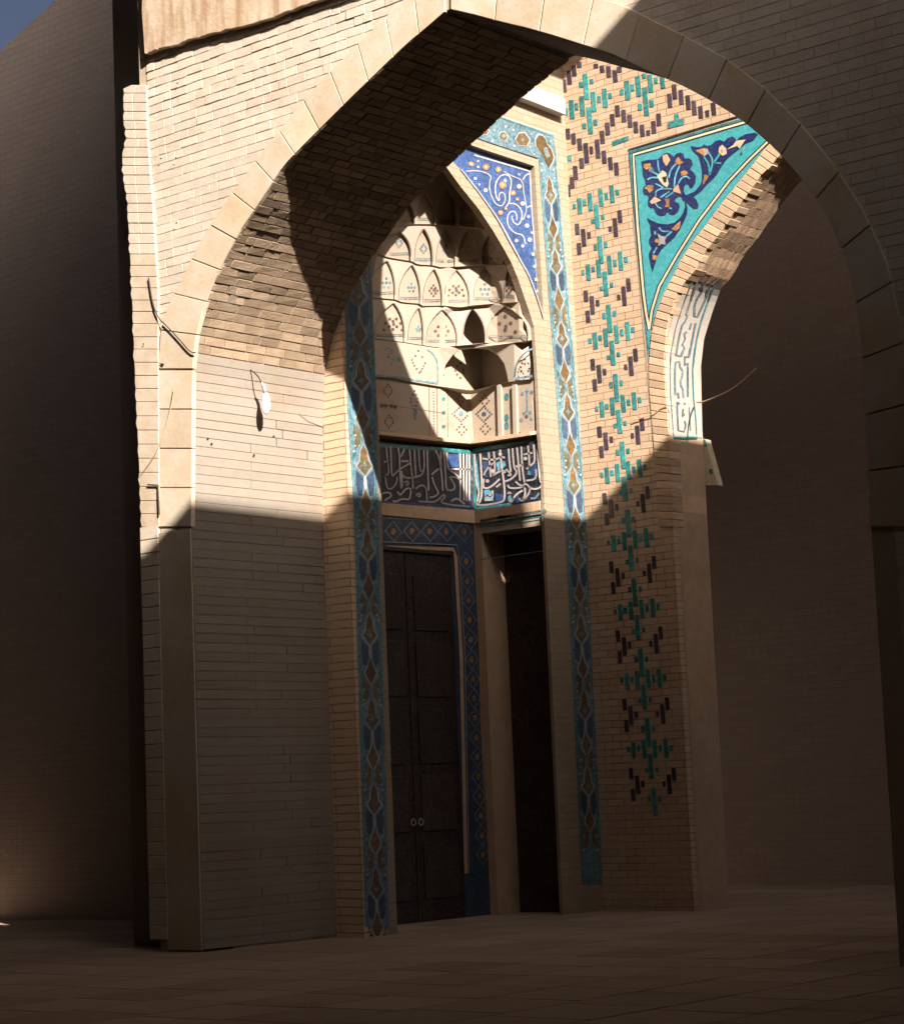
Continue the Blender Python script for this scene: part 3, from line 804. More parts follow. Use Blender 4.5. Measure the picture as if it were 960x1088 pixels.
# cells: (tier index, x0, x1, apex x, apex y, base y, shoulder) in photo units
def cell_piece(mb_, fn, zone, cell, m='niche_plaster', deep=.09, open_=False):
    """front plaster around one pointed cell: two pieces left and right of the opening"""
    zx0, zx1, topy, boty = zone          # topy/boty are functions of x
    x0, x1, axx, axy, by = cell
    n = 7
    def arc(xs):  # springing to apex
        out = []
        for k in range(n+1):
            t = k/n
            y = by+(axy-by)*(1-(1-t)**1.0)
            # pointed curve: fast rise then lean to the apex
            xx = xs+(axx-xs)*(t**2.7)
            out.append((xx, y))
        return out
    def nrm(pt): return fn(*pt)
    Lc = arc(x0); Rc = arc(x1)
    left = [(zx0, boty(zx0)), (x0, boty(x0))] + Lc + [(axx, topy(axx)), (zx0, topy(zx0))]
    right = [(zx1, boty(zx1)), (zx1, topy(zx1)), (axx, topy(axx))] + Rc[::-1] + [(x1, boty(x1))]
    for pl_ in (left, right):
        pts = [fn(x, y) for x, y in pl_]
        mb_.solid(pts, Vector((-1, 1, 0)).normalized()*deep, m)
    Sx = Surf(fn, mb_)
    for A_, sg in ((Lc, -1), (Rc, 1)):
        Sx.stroke([(x+sg*.75, y) for x, y in A_], .55, 'brown_paint', .003, 0)

def yline(line): return lambda x: interp_x(line, x)
def interp_x(line, x):
    if x <= line[0][0]: a, b2 = line[0], line[1]
    elif x >= line[-1][0]: a, b2 = line[-2], line[-1]
    else:
        for a, b2 in zip(line[:-1], line[1:]):
            if a[0] <= x <= b2[0]: break
    return a[1]+(b2[1]-a[1])*(x-a[0])/(b2[0]-a[0])

def flowers(S, cx, cy, s, m, kind=0):
    pat = [[(0, -4.5), (-2.5, -1.5), (2.3, -1.7), (-4.5, 2), (0, 1.2), (4.3, 2), (-2, 4.4), (2.4, 4.2)],
           [(0, -5), (-2, -2.5), (2, -2.5), (-3.6, 0), (3.6, 0), (-2, 2.5), (2, 2.5), (0, 5)],
           [(0, -3), (-2.5, 0), (2.5, 0), (0, 0), (-1.5, 3), (1.6, 3)],
           [(-4.5, -1), (-2.2, 1), (-5.5, 3), (0, 2.6), (2.3, 1), (4.5, -1), (5.5, 3), (0, -2.3), (-1.9, -3.6), (2, -3.6)]][kind]
    for dx, dy in pat: S.dot(cx+dx*s, cy+dy*s, 1.25*s**.5, m, .004, n=7)

niche_o = {}
deepv = {1: .03, 2: .035, 3: .035, 4: .05, 5: .08}
CELLS = {
 2: [(399, 429, 418, 322, 358.5, 0), (434, 449, 445, 327, 361.5, 1), (453.5, 485, 469.8, 329, 364.5, 0), (492, 515, 501.5, 328, 362, 2), (517.7, 560.5, 537, 325, 360, 0)],
 3: [(393, 419, 411, 277, 313.5, 1), (424, 446, 437.6, 281.5, 319, 1), (450, 469, 461, 286, 321.5, 0), (472.5, 498, 484.7, 287, 322, 0), (503.6, 533.4, 515.5, 285, 319.5, 1), (536, 556, 541, 284, 317, 0)],
 4: [(398, 436, 424, 246, 272, 1), (441, 459, 450, 243, 278, 1), (464, 483, 474, 244, 279.5, 0), (487, 508, 497, 245, 279, 1), (512, 534, 522, 247, 277, 0)],
 5: [(425, 440, 432, 214, 237, 0), (444, 462, 453, 205, 235, 0), (466, 484, 474, 202, 237, 0), (488, 504, 495, 212, 238, 0)],
}
for ti, (nm, top, bot, o_, ch) in enumerate(tiers):
    fn = nfn(o_, ch, lean_of(ti))
    mbx = MB()
    ty, by_ = yline(top), yline(bot)
    if ti in CELLS:
        cs = CELLS[ti]
        x0z, x1z = top[0][0] if ti < 5 else 410, (top[-1][0] if ti < 5 else 515)
        x0z = min(x0z, bot[0][0]); x1z = max(x1z, bot[-1][0])
        bounds = [x0z]+[(a[1]+c[0])/2 for a, c in zip(cs[:-1], cs[1:])]+[x1z+2]
        for (c0, c1, ax_, ay_, by0, kind), zx0, zx1 in zip(cs, bounds[:-1], bounds[1:]):
            cell_piece(mbx, fn, (zx0, zx1, ty, by_), (c0, c1, ax_, ay_, by0), deep=deepv[ti])
            # sill line
            if kind != 2:
                S = Surf(fn, mbx)
        # recessed back panels
        dn = Vector((-1, 1, 0)).normalized()*(deepv[ti]*.85)
        fnb = nfn(o_-deepv[ti]*.75, ch, lean_of(ti)); fnd = nfn(o_-.30, .25, lean_of(ti))
        for cc, zx0, zx1 in zip(cs, bounds[:-1], bounds[1:]):
            xs_ = [zx0+(zx1-zx0)*k/5 for k in range(6)]
            if cc[5] == 2: xs_ = [zx0-8+(zx1-zx0+16)*k/5 for k in range(6)]
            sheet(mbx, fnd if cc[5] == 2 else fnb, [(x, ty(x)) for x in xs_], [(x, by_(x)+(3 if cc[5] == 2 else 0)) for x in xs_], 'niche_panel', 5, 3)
        Sb = Surf(fnb, mbx)
        for ci, (c0, c1, ax_, ay_, by0, kind) in enumerate(cs):
            if kind == 2: continue
            Sb.stroke([(c0+.6, by0-1.5), ((c0+c1)/2, by0-1.1), (c1-.6, by0-1.7)], 1.5, 'pale_cyan', .003, 0)
            Sb.stroke([(c0+.6, by0-3.4), ((c0+c1)/2, by0-3.0), (c1-.6, by0-3.6)], .5, 'grey_paint', .003, 0)
            if ti < 4 and c1-c0 > 10:
                m = 'brown_paint' if kind == 0 else 'sky_tile'
                flowers(Sb, ax_-.5, (ay_+by0)/2+5, (c1-c0)/17.0 if c1-c0 > 18 else .8, m, [3, 0, 1][(ci) % 3] if kind == 0 else 2)
                if kind == 0: flowers(Sb, ax_+.3, (ay_+by0)/2+4, .45, 'grey_paint', 2)
            if ti == 4: flowers(Sb, ax_, by0-14, .9, 'sky_tile', 1)
    elif ti == 0:
        sheet(mbx, fn, top, bot, 'niche_panel', 40, 3)
    else:
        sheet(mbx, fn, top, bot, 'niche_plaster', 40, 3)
    niche_o[ti] = (mbx, fn, nm)

# tier 1: corner squinch = a hood over a dark hollow; build as real recess: cut by leaving the sheet and adding a projecting hood
# rebuild tier 1 with openings
mbx, fn, nm = MB(), nfn(.06, .55, lean_of(1)), 'squinch_tier'
ty, by_ = yline(L3), yline(L4)
def pc(pts, m='niche_plaster', deep=.05, f=None):
    mbx.solid([(f or fn)(x, y) for x, y in pts], Vector((-1, 1, 0)).normalized()*deep, m)
pc([(388, ty(388)), (429, ty(429)), (465, ty(465)), (465, by_(465)), (430, by_(430)), (388, by_(388))])
pc([(465, ty(465)), (489, ty(489)), (489, 370), (480, 378), (473, 388), (471, 400), (471, by_(471)), (465, by_(465))])
pc([(489, ty(489)), (505, ty(505)), (515.6, ty(515.6)), (520, 369), (530, 374), (538, 384), (541.5, 397), (543, by_(543)), (546, by_(546)), (546, ty(546)), (531, 364), (515.6, 364.3), (512, 368.5), (503, 369.5), (489, 370)][0:1]+[(515.6, ty(515.6)), (546, ty(546)), (546, by_(546)), (540, by_(540)), (538.5, 397), (535.5, 386), (529, 377), (519, 370.5), (503, 369.5), (490, 370)])
pc([(546, ty(546)), (573, ty(573)), (573, by_(573)), (546, by_(546))])
# hollow behind the hood
def fh(px, py, e=0.0):
    c = [tof(px, py, 0, XK+e)]
    d = ray(px, py)
    if d[1] > 0: c.append((YK+.32-e-EYE[1])/d[1])
    return EYE+d*min(c)
sheet(mbx, fh, [(466, 355), (480, 355), (495, 355), (515, 355), (542, 355)], [(466, 414), (480, 416), (501, 419), (520, 414), (542, 409)], 'niche_panel', 20, 3)
mbx.solid([fn(490, 351), fn(494, 358), fn(499, 363), fn(504, 367), fn(489, 367)], Vector((-1, 1, 0)).normalized()*.03, 'niche_plaster')
S1 = Surf(fn, mbx)
S1.stroke([(398, 399.3), (420, 400.5), (440, 403.6), (465, 407.5)], 2.0, 'sky_tile', .004, 0)
S1.stroke([(454, 371.5), (458, 374), (463, 380), (465, 388), (465, 406)], 1.4, 'sky_tile', .004, 1)
S1.stroke([(547, 400), (548, 388), (553, 379), (560, 373), (567.5, 369.5)], 1.5, 'sky_tile', .006, 1)
S1.stroke([(547.5, 402.5), (568.5, 399)], 2.6, 'sky_tile', .006, 0)
S1.stroke([(568, 369), (569.5, 400)], 1.3, 'teal_tile', .006, 0)
for u, v in [(455, 190), (430, 235), (400, 270), (420, 320), (440, 350), (465, 385), (490, 350), (515, 300), (490, 245), (408, 295), (478, 372), (503, 325)]:
    S1.dot(390+u/8.37, 350+v/8.37, 1.0, 'grey_paint', .004)
for st in [[(150, 190), (190, 150), (235, 210), (190, 215)], [(245, 250), (205, 325)]]:
    S1.stroke([(390+u/8.37, 350+v/8.37) for u, v in st], .8, 'sky_tile', .004, 1)
S1.dot(412.5, 379.3, 1.1, 'brown_paint', .005); S1.dot(423.5, 382, 2.4, 'sky_tile', .004)
for u, v in [(466, 495), (450, 520), (490, 520), (440, 545), (466, 525), (495, 555), (445, 570), (490, 570)]:
    S1.dot(480+u/6.045, 300+v/6.045, 1.2, 'brown_paint', .007)
Sh = Surf(fh, mbx)
for u, v in [(830, 300), (800, 330), (855, 360), (785, 365), (800, 400), (855, 385), (830, 430), (680, 350), (678, 405)]:
    Sh.dot(390+u/8.37, 350+v/8.37, 1.2, 'brown_paint', .006)
niche_o[1] = (mbx, fn, nm)

# tier 0 details (painted panels between pilaster strips)
mbx, fn, nm = niche_o[0]
S0 = Surf(fn, mbx)
z5 = lambda u, v: (390+u/8.37, 350+v/8.37)
def diam(cx, cy, w, h, m, n=12):
    for k in range(n):
        t = 4*k/n; s_ = int(t); fr = t-s_
        c_ = [(0, -1), (1, 0), (0, 1), (-1, 0), (0, -1)]
        x = (c_[s_][0]*(1-fr)+c_[s_+1][0]*fr)*w; y = (c_[s_][1]*(1-fr)+c_[s_+1][1]*fr)*h
        S0.dot(cx+x, cy+y, 1.15, m, .004, n=7)
for (u, v) in [(185, 545), (195, 820)]: q = z5(u, v); diam(q[0], q[1], 5, 6.5, 'brown_paint', 10)
for u, v in [(130, 680), (165, 680), (215, 680), (250, 690)]: q = z5(u, v); S0.dot(q[0], q[1], 2.2, 'brown_paint', .004)
q = z5(420, 630); diam(q[0], q[1], 4.5, 10, 'grey_paint', 10)
q = z5(430, 760); S0.dot(q[0], q[1], 2.2, 'sky_tile', .004, 6)
q = z5(830, 620); diam(q[0], q[1], 4, 5, 'brown_paint', 8)
q = z5(835, 750); diam(q[0], q[1], 9, 8, 'grey_paint', 16); S0.dot(q[0], q[1], 2.6, 'sky_tile', .005)
q = z5(840, 890); diam(q[0], q[1], 5, 5.5, 'brown_paint', 8)
for u in (550, 620, 715):
    S0.stroke([z5(u, 500), z5(u+5, 965)], .7, 'brown_paint' if u != 715 else 'pale_cyan', .004, 0)
S0.stroke([z5(100, 660), z5(690, 745)], .45, 'brown_paint', .004, 0)
for v in range(560, 950, 26): q = z5(590+(v-560)*.01, v); S0.dot(q[0], q[1], .9, 'grey_paint', .004, n=6)
for v in (618, 740, 865): q = z5(680, v); S0.dot(q[0], q[1], 2.1, 'teal_tile', .004)
S0.stroke([(399, 458), (422, 460.3)], 3.2, 'pale_cyan', .004, 0)
y6 = lambda u, v: (480+u/6.045, 300+v/6.045)
q = y6(210, 760); diam(q[0], q[1], 4.5, 5.5, 'brown_paint', 8)
q = y6(205, 845); diam(q[0], q[1], 8, 8, 'grey_paint', 16); S0.dot(q[0], q[1], 2.4, 'deep_blue', .005)
q = y6(215, 940); diam(q[0], q[1], 5, 5.5, 'brown_paint', 8)
S0.stroke([y6(410, 650), y6(420, 965)], 1.0, 'teal_tile', .004, 0); S0.stroke([y6(530, 620), y6(555, 960)], 1.3, 'teal_tile', .004, 0)
S0.stroke([y6(420, 968), y6(555, 948)], 1.3, 'teal_tile', .004, 0)
S0.stroke([y6(480, 700), y6(482, 830)], 1.3, 'sky_tile', .004, 0)
for u, v in [(480, 695), (450, 715), (510, 705), (478, 860), (445, 885), (510, 875), (465, 840), (500, 835)]: q = y6(u, v); S0.dot(q[0], q[1], 1.9, 'sky_tile', .004)
q = y6(480, 862); S0.dot(q[0], q[1], 1.5, 'olive_tile', .006)
# dark recess between the two slim colonnettes on the right facet
fr_ = nfn(.10, None)
for xx in [(526, 533.5), (541.5, 546.5)]:
    qs = [(xx[0], 406), (xx[1], 405), (xx[1]+1.5, 464.5), (xx[0]+1.5, 466)]
for x0, x1 in [(527.5, 531.5), (543.5, 547.5)]:
    f0 = nfn(.06, None)
    mbx.solid([f0(x0, 409), f0(x1, 408.3), f0(x1+1.5, 464), f0(x0+1.5, 464.8)], (0, .16, 0), 'niche_plaster')
for v in (735, 870, 920): q = y6(350, v); S0.dot(q[0], q[1], 2.3, 'teal_tile', .005, 4)
for k in list(niche_o):
    mbx, fn, nm = niche_o[k]
    # ledge under each tier
    if k > 0:
        line = tiers[k][2]
        ledge(mbx, line, fn, None, 'niche_plaster')
    mbx.build(nm, niche_wall)
# cornice band over the inscription
mbx = MB()
fcn = nfn(.09, None)
top5 = [(392, 457), (430, 460.5), (460, 464), (500, 467), (520, 464.5), (550, 460.5), (578, 456.5)]
bot5 = [(392, 460.5), (430, 464.5), (460, 468), (500, 471.2), (520, 468.8), (550, 464.3), (578, 460)]
sheet(mbx, fcn, top5, bot5, 'ring_brick', 24, 1); ledge(mbx, bot5, fcn, None, 'ring_brick')
P_ = resample(top5, 24); i = len(mbx.v)
for q in P_: mbx.v.append(tuple(fcn(q.x, q.y)))
for q in P_: mbx.v.append(tuple(fcn(q.x, q.y)+Vector((-1, 1, 0)).normalized()*.3))
for k in range(24): mbx.f.append([i+k, i+k+1, i+26+k, i+25+k]); mbx.m.append(mbx.mi('ring_brick'))
mbx.build('band_moulding', niche_wall)

# inscription band
fI = nfn(0.0, None)
mbx = MB(); SI = Surf(fI, mbx)
def strip(fn, top, bot, m, off, nx=20, ny=1): sheet(mbx, fn, top, bot, m, nx, ny, off)
it = [(390, 468.5), (405, 470), (430, 472.5), (460, 475), (501, 479), (520, 476), (550, 471.5), (578, 467)]
ib = [(390, 533), (405, 534), (430, 536), (460, 538.5), (504, 542), (520, 540), (550, 536), (579, 531)]
strip(fI, it, ib, 'dark_ground', 0.0, 40, 6)
zl = Zm(400, 465, 9.6); zr = Zm(495, 460, 10.667)
SI.stroke([(392, 473), (430, 475), (460, 477.2), (499.5, 481)], 3.2, 'teal_tile', .006, 0)
SI.stroke(zl([(550, 105), (960, 145)]), 3.0, 'turquoise', .008, 0)
SI.stroke([(392, 532), (430, 534.5), (460, 537), (503, 540.5)], 2.6, 'cobalt', .006, 0)
SI.stroke(zr([(75, 205), (450, 145), (840, 85)]), 3.9, 'turquoise', .006, 0)
SI.stroke(zr([(78, 240), (108, 870)]), 3.6, 'turquoise', .0075, 0)
SI.stroke(zr([(850, 100), (868, 480)]), 3.0, 'turquoise', .0075, 0); SI.stroke(zr([(868, 480), (885, 760)]), 2.0, 'cobalt', .0075, 0)
SI.stroke(zr([(120, 858), (480, 810), (890, 755)]), 3.0, 'cyan_line', .006, 0)
SI.stroke(zr([(890, 490), (898, 760)]), .7, 'ring_brick', .009, 0)
for pol in [[(120, 300), (140, 480), (160, 650), (120, 600), (105, 380)], [(190, 320), (240, 320), (250, 380), (210, 420), (240, 490), (265, 500), (220, 500), (195, 440)],
            [(340, 340), (380, 320), (395, 400), (360, 430)], [(330, 680), (420, 700), (430, 760), (330, 790)], [(400, 320), (440, 320), (450, 370), (415, 400)],
            [(205, 650), (260, 640), (300, 680), (310, 770), (210, 780)], [(740, 370), (790, 330), (800, 400), (760, 500), (730, 440)], [(470, 730), (500, 700), (520, 760), (480, 800)],
            [(560, 740), (590, 700), (600, 790), (560, 800)], [(700, 420), (740, 440), (730, 480), (690, 470)]]:
    SI.poly(zr(pol), 'cobalt' if random.random() < .3 else 'cyan_line', .004)
for pol in [[(720, 170), (835, 170), (835, 300), (720, 300)], [(840, 440), (860, 440), (860, 640), (840, 600)], [(870, 360), (885, 360), (895, 660), (885, 640)], [(930, 600), (950, 600), (950, 690), (930, 680)]]:
    SI.poly(zl(pol), 'cobalt', .004)
LS = [[(100, 90), (110, 230), (125, 330), (120, 370), (90, 385)], [(75, 245), (110, 245), (125, 280)], [(142, 90), (150, 300), (155, 400), (185, 370), (235, 320), (340, 262)],
 [(220, 100), (235, 200), (235, 330), (250, 520)], [(285, 110), (255, 180), (235, 200)], [(255, 340), (258, 510)], [(335, 115), (350, 300), (365, 420), (372, 520)], [(250, 240), (330, 240)],
 [(385, 120), (400, 400)], [(428, 120), (440, 330), (465, 345)], [(480, 125), (490, 370), (380, 410), (280, 410), (270, 380)], [(515, 130), (520, 300), (530, 540)],
 [(90, 400), (95, 480), (120, 530), (170, 510), (205, 460), (210, 400)], [(60, 570), (110, 555), (145, 570), (150, 600), (80, 640)],
 [(210, 550), (240, 590), (265, 560), (300, 520), (350, 510), (345, 590), (330, 635), (260, 620), (185, 660), (170, 640)], [(400, 520), (450, 480), (505, 500), (515, 650)],
 [(430, 650), (520, 655), (600, 660), (690, 570), (700, 610), (640, 660), (760, 685), (860, 695), (955, 705)], [(540, 610), (600, 600), (635, 560), (590, 490), (565, 400)],
 [(600, 130), (640, 200), (660, 350), (675, 540)], [(655, 140), (655, 300)], [(685, 145), (700, 320), (705, 520), (740, 540), (790, 530), (800, 490), (745, 400)], [(715, 150), (720, 310), (800, 370), (850, 410)],
 [(850, 160), (855, 420), (850, 640)], [(885, 165), (890, 640)], [(920, 165), (915, 650)], [(945, 170), (945, 640)], [(730, 320), (840, 320), (958, 325)], [(740, 400), (800, 400), (860, 430)],
 [(760, 650), (800, 620), (830, 625), (900, 680)], [(400, 590), (440, 560), (450, 600), (420, 600)], [(285, 460), (310, 440), (330, 470), (300, 490)], [(560, 380), (600, 340), (635, 318)]]
for st in LS: SI.stroke(zl(st), 1.75, 'letter_white', .010, 2)
RS = [[(160, 235), (175, 480), (180, 700), (150, 800), (130, 780)], [(95, 240), (110, 560), (150, 670), (140, 700), (130, 780), (130, 830), (400, 790), (440, 750), (430, 560), (400, 380), (385, 190)],
 [(255, 220), (270, 400), (280, 500)], [(312, 210), (325, 330), (325, 450), (300, 470)], [(185, 290), (330, 310), (390, 270), (440, 280)], [(200, 480), (210, 450), (250, 390), (310, 340)],
 [(200, 520), (190, 620), (240, 630), (310, 590), (380, 520)], [(300, 480), (390, 430)], [(480, 180), (490, 330), (505, 440)], [(525, 175), (540, 400), (575, 430), (560, 480), (500, 530), (440, 550)],
 [(575, 165), (590, 330), (610, 540)], [(625, 155), (635, 400), (660, 560)], [(700, 145), (715, 300), (715, 390), (680, 410)], [(765, 130), (780, 330), (740, 360), (700, 390)],
 [(800, 115), (820, 350), (840, 540), (860, 580), (840, 620), (770, 640), (710, 620)], [(650, 245), (750, 225)], [(790, 410), (795, 490), (770, 530), (680, 540)], [(470, 480), (520, 480), (450, 410)],
 [(340, 615), (390, 575)], [(470, 590), (490, 630), (640, 620), (660, 570), (700, 590), (730, 640), (690, 720), (620, 780), (600, 740)], [(560, 550), (600, 590), (650, 600)],
 [(640, 650), (560, 700), (510, 790), (490, 770), (540, 740)], [(470, 690), (490, 670), (510, 690)], [(665, 620), (670, 700), (640, 760)], [(210, 760), (300, 760), (300, 650)], [(240, 680), (240, 750)], [(220, 710), (300, 700)], [(560, 380), (640, 360)]]
for st in RS: SI.stroke(zr(st), 2.0, 'letter_white', .010, 2)
SI.stroke(zr([(730, 740), (780, 745), (825, 680)]), 2.2, 'sky_tile', .010, 1)
for u, v in [(385, 240), (300, 430), (590, 380), (670, 290), (240, 545), (430, 440)]: SI.dot(495+u/10.667, 460+v/10.667, 2.0, 'letter_white', .011)
mbx.build('inscription_band', niche_wall)

# below the inscription: brick moulding, tile frame and dark doors
mbx = MB(); fW = nfn(.0, None)
strip(fW, ib, [(391, 545), (405, 547), (460, 552), (505, 556), (550, 548), (580, 544)], 'ring_brick', .03, 30, 1)
ledge(mbx, [(391, 545), (405, 547), (460, 552), (505, 556), (550, 548), (580, 544)], lambda x, y: fW(x, y, .03), None, 'ring_brick')
mbx.build('brick_moulding', niche_wall)
mbx = MB()
xk, yk = XK, YK
jl = NL3[-1]
zi = fI(450, 520).z
zft = fI(460, 551).z
# back facet and right facet lower walls to the floor
mbx.face([(XK-.0, YL-.3, 0), (XK, YK, 0), (XK, YK, zft+.1), (XK, YL-.3, zft+.1)], 'deep_blue')
zr1 = hit(540, 563, 1, YK).z
mbx.box((XK, YK, 0), (XK+.12, YK+.5, zft+.1), 'ring_brick')
mbx.box((XK+.12, YK, zr1), (XB-.055, YK+.5, zft+.1), 'niche_plaster')
mbx.face([(XK+.1, YK+.45, 0), (XB, YK+.45, 0), (XB, YK+.45, zr1+.1), (XK+.1, YK+.45, zr1+.1)], 'wood')
# hidden left facet and vault lid keep the niche closed
mbx.face([(XK-.3, YL-.25, 0), (XB, YL-.25, 0), (XB, YL-.25, zTop), (XK-.3, YL-.25, zTop)], 'niche_panel')
mbx.box((XK-.6, YS+.36, 0), (XK-.35, YC, zTop), 'mortar')
mbx.box((XK-.35, YK+.5, 0), (XB-.12, YC, zTop), 'mortar')
mbx.box((XK-.6, YS+.36, zTop), (XB, YC, zTop+.2), 'mortar')
zl_ = fB(473, 170).z+.35
mbx.face([(XK-.3, YL-.25, zl_), (XB-.13, YL-.25, zl_), (XB-.13, YK+.1, zl_), (XK-.3, YK+.1, zl_)], 'niche_panel')
mbx.build('niche_walls', niche_wall)
# diamond-diaper door surround on the back facet
mbx = MB(); SD = Surf(lambda x, y, o=0: hit(x, y, 0, XK+o), mbx)
SD.poly([(404, 548), (500, 556), (503, 580), (506, 620), (510, 800), (512, 930), (500, 929), (497, 800), (490, 620), (486, 580.5), (404, 575)], 'deep_blue', .01)
SD.stroke([(405, 550), (495, 555)], .8, 'pale_cyan', .014, 0)
SD.stroke([(405, 575.5), (485.5, 579), (488.5, 600), (494, 700), (498, 928)], 1.0, 'white_glaze', .014, 0)
zd = Zm(400, 540, 5.05)
for cx in [90, 190, 285, 375, 468]:
    w = 45
    SD.stroke(zd([(cx-w, 122), (cx, 70), (cx+w-2, 130), (cx+4, 178), (cx-w, 122)]), .8, 'white_glaze', .014, 0)
    SD.dot(400+cx/5.05, 540+124/5.05, 2.6, 'ochre', .014, 3.4)
for k, v in enumerate(range(285, 1900, 105)):
    cx = 480+k*6
    SD.stroke(zd([(cx-35, v), (cx, v-52), (cx+35, v), (cx, v+52), (cx-35, v)]), .8, 'white_glaze', .014, 0)
    SD.dot(400+cx/5.05, 540+v/5.05, 2.4, 'ochre', .014, 3.4)
SD.stroke([(410, 581.5), (481.5, 583.5), (484, 592), (490, 700), (495, 928)], 3.6, 'ring_brick', .02, 0)
mbx.build('door_surround', niche_wall)
door_o = MB()
zdo = hit(445, 584, 0, XK).z; ya_, yb_ = hit(408, 600, 0, XK+.05).y, hit(481, 600, 0, XK+.05).y
ya_ -= .5
door_o.box((XK+.005, ya_-.02, zdo-.05), (XK+.06, yb_+.02, zdo), 'wood')
door_o = door_o.build('door', niche_wall, bevel=.005)
for k in range(2):
    leaf = MB()
    y0 = ya_+(yb_-ya_)*k/2+.01; y1 = ya_+(yb_-ya_)*(k+1)/2-.01
    leaf.solid([(XK+.03, y0, .04), (XK+.03, y1, .04), (XK+.03, y1, zdo-.055), (XK+.03, y0, zdo-.055)], (-.028, 0, 0), 'wood')
    for z0 in [.3+j*(zdo-.5)/5 for j in range(5)]:
        leaf.solid([(XK+.05, y0+.12, z0), (XK+.05, y1-.12, z0), (XK+.05, y1-.12, z0+(zdo-.5)/5-.14), (XK+.05, y0+.12, z0+(zdo-.5)/5-.14)], (-.018, 0, 0), 'wood')
    leaf.build('door_leaf', door_o, bevel=.006)
    hd = MB(); yh = (ya_+yb_)/2+(-.07 if k == 0 else .07)
    tube(hd, [(XK+.07, yh+.04*math.cos(a), 1.25+.04*math.sin(a)) for a in [2*math.pi*j/12 for j in range(13)]], .008, 'grey_socket', 6)
    hd.build('handle', door_o)
# right facet panel with dentil line
mbx = MB(); SR = Surf(lambda x, y, o=0: hit(x, y, 1, YK-o), mbx)
ze = Zm(400, 540, 5.05)
SR.poly(ze([(555, 60), (905, 5), (912, 25), (560, 85)]), 'pale_cyan', .03)
for k in range(22):
    u = 575+k*14; v = 78-k*2.2
    SR.poly(ze([(u, v-9), (u+7, v-10), (u+7, v-1), (u, v)]), 'ochre' if k % 3 else 'white_glaze', .034)
SR.stroke(ze([(555, 98), (890, 42)]), 1.2, 'turquoise', .03, 0)
SR.stroke(ze([(560, 275), (920, 225)]), .8, 'pale_cyan', .012, 0)
SR.stroke(ze([(592, 95), (600, 270)]), .6, 'pale_cyan', .012, 0); SR.stroke(ze([(892, 50), (905, 225)]), .6, 'pale_cyan', .012, 0)
SR.stroke([(502.5, 548), (504, 560), (510, 700), (515, 930)], 2.4, 'ring_brick', .035, 0)
mbx.build('side_panel', niche_wall)

# ================================================================== WALL C : patterned back wall, y = YC
pat_wall = thing('patterned_wall', 'back wall of pale brick inlaid with turquoise and purple glazed bars beside a turquoise spandrel', 'wall', (XB, YC, 0))
ARR = [(829, 164.6), (815, 180), (808, 187), (802, 195), (792, 208), (786, 217), (777, 229), (767, 245), (754, 261), (747, 271), (741, 284), (733, 293), (722, 305), (713.5, 327.5), (707, 355), (705, 381), (706, 406), (708, 435), (710.5, 465), (715, 560)]
ARR = smooth_px(ARR, 2)
arr3 = [fC(*q) for q in ARR]
zb_ = 0
apx = fC(905, 96)                                   # crown of this arch, behind the front wall
up3 = [fC(*q) for q in [(905, 96), (880, 112), (852, 139)]]
wr = apx.x-arr3[-1].x
right3 = []
for q in reversed(arr3+[]): right3.append((2*apx.x-q.x, q.z))
openL = [(q.x, q.z) for q in up3+arr3]
openR = [(2*apx.x-x, z) for x, z in openL]
mbx = MB()
cw = lambda pl, m='brick_back', t=.12: mbx.solid([(x, YC, z) for x, z in pl], (0, t, 0), m)
cw([(XB, 0), (XB, 13.5), (apx.x, 13.5)] + openL + [(openL[-1][0], 0)])
cw([(apx.x, 13.5), (0, 13.5), (0, 0), (openR[-1][0], 0)] + openR[::-1])
mbx.build('brick_field', pat_wall)
# bars of the banna'i pattern, thin glazed brick ends a few mm proud
mbx = MB(); SC = Surf(fC, mbx)
def bar(cx, y0, y1, w, m, lean=.08):
    y0 += .25; y1 -= .25
    dx = (y1-y0)*lean
    sl = -.2*w/2
    SC.mb.solid([fC(cx-w/2-dx/2, y0-sl*.6, .007), fC(cx+w/2-dx/2, y0+sl*.6, .007), fC(cx+w/2+dx/2, y1+sl*.6, .007), fC(cx-w/2+dx/2, y1-sl*.6, .007)], (0, .006, 0), m)
def group(x0, y0, sc, lst, m, w=43):
    for t in lst:
        u, v0, v1 = t[:3]; ww = t[3] if len(t) > 3 else w
        bar(x0+u/sc, y0+v0/sc, y0+v1/sc, ww/sc, m)
group(590, 60, 8.727, [(280, 155, 400), (315, 465, 720), (148, 400, 580), (245, 365, 555), (350, 325, 515), (455, 295, 475), (95, 475, 545, 34), (193, 430, 500, 30), (403, 362, 430, 32), (505, 335, 392, 32), (235, 232, 290, 36), (332, 205, 255, 32), (265, 615, 672, 36), (368, 580, 640, 36),
    (818, 155, 205, 34), (878, 165, 335), (928, 195, 248, 30), (662, 220, 405), (765, 180, 373), (612, 300, 358, 34), (711, 255, 322, 34), (833, 285, 552), (780, 435, 500, 38), (888, 400, 470, 38), (78, 850, 1040), (128, 912, 970, 36)], 'turquoise')
group(590, 60, 8.727, [(30, 290, 430), (78, 210, 335), (125, 130, 262), (170, 80, 185), (218, 45, 105), (372, 65, 110), (430, 80, 150), (490, 85, 195), (550, 125, 240), (590, 90, 150), (112, 665, 770), (165, 710, 815), (222, 755, 875), (283, 800, 990), (330, 830, 905, 30), (388, 765, 945), (432, 685, 810), (480, 610, 730), (525, 530, 645), (572, 450, 560), (630, 490, 610), (687, 535, 660), (742, 600, 710), (802, 630, 745), (857, 680, 735, 34), (908, 595, 715), (955, 525, 645), (240, 940, 1040), (448, 870, 995)], 'purple', 40)
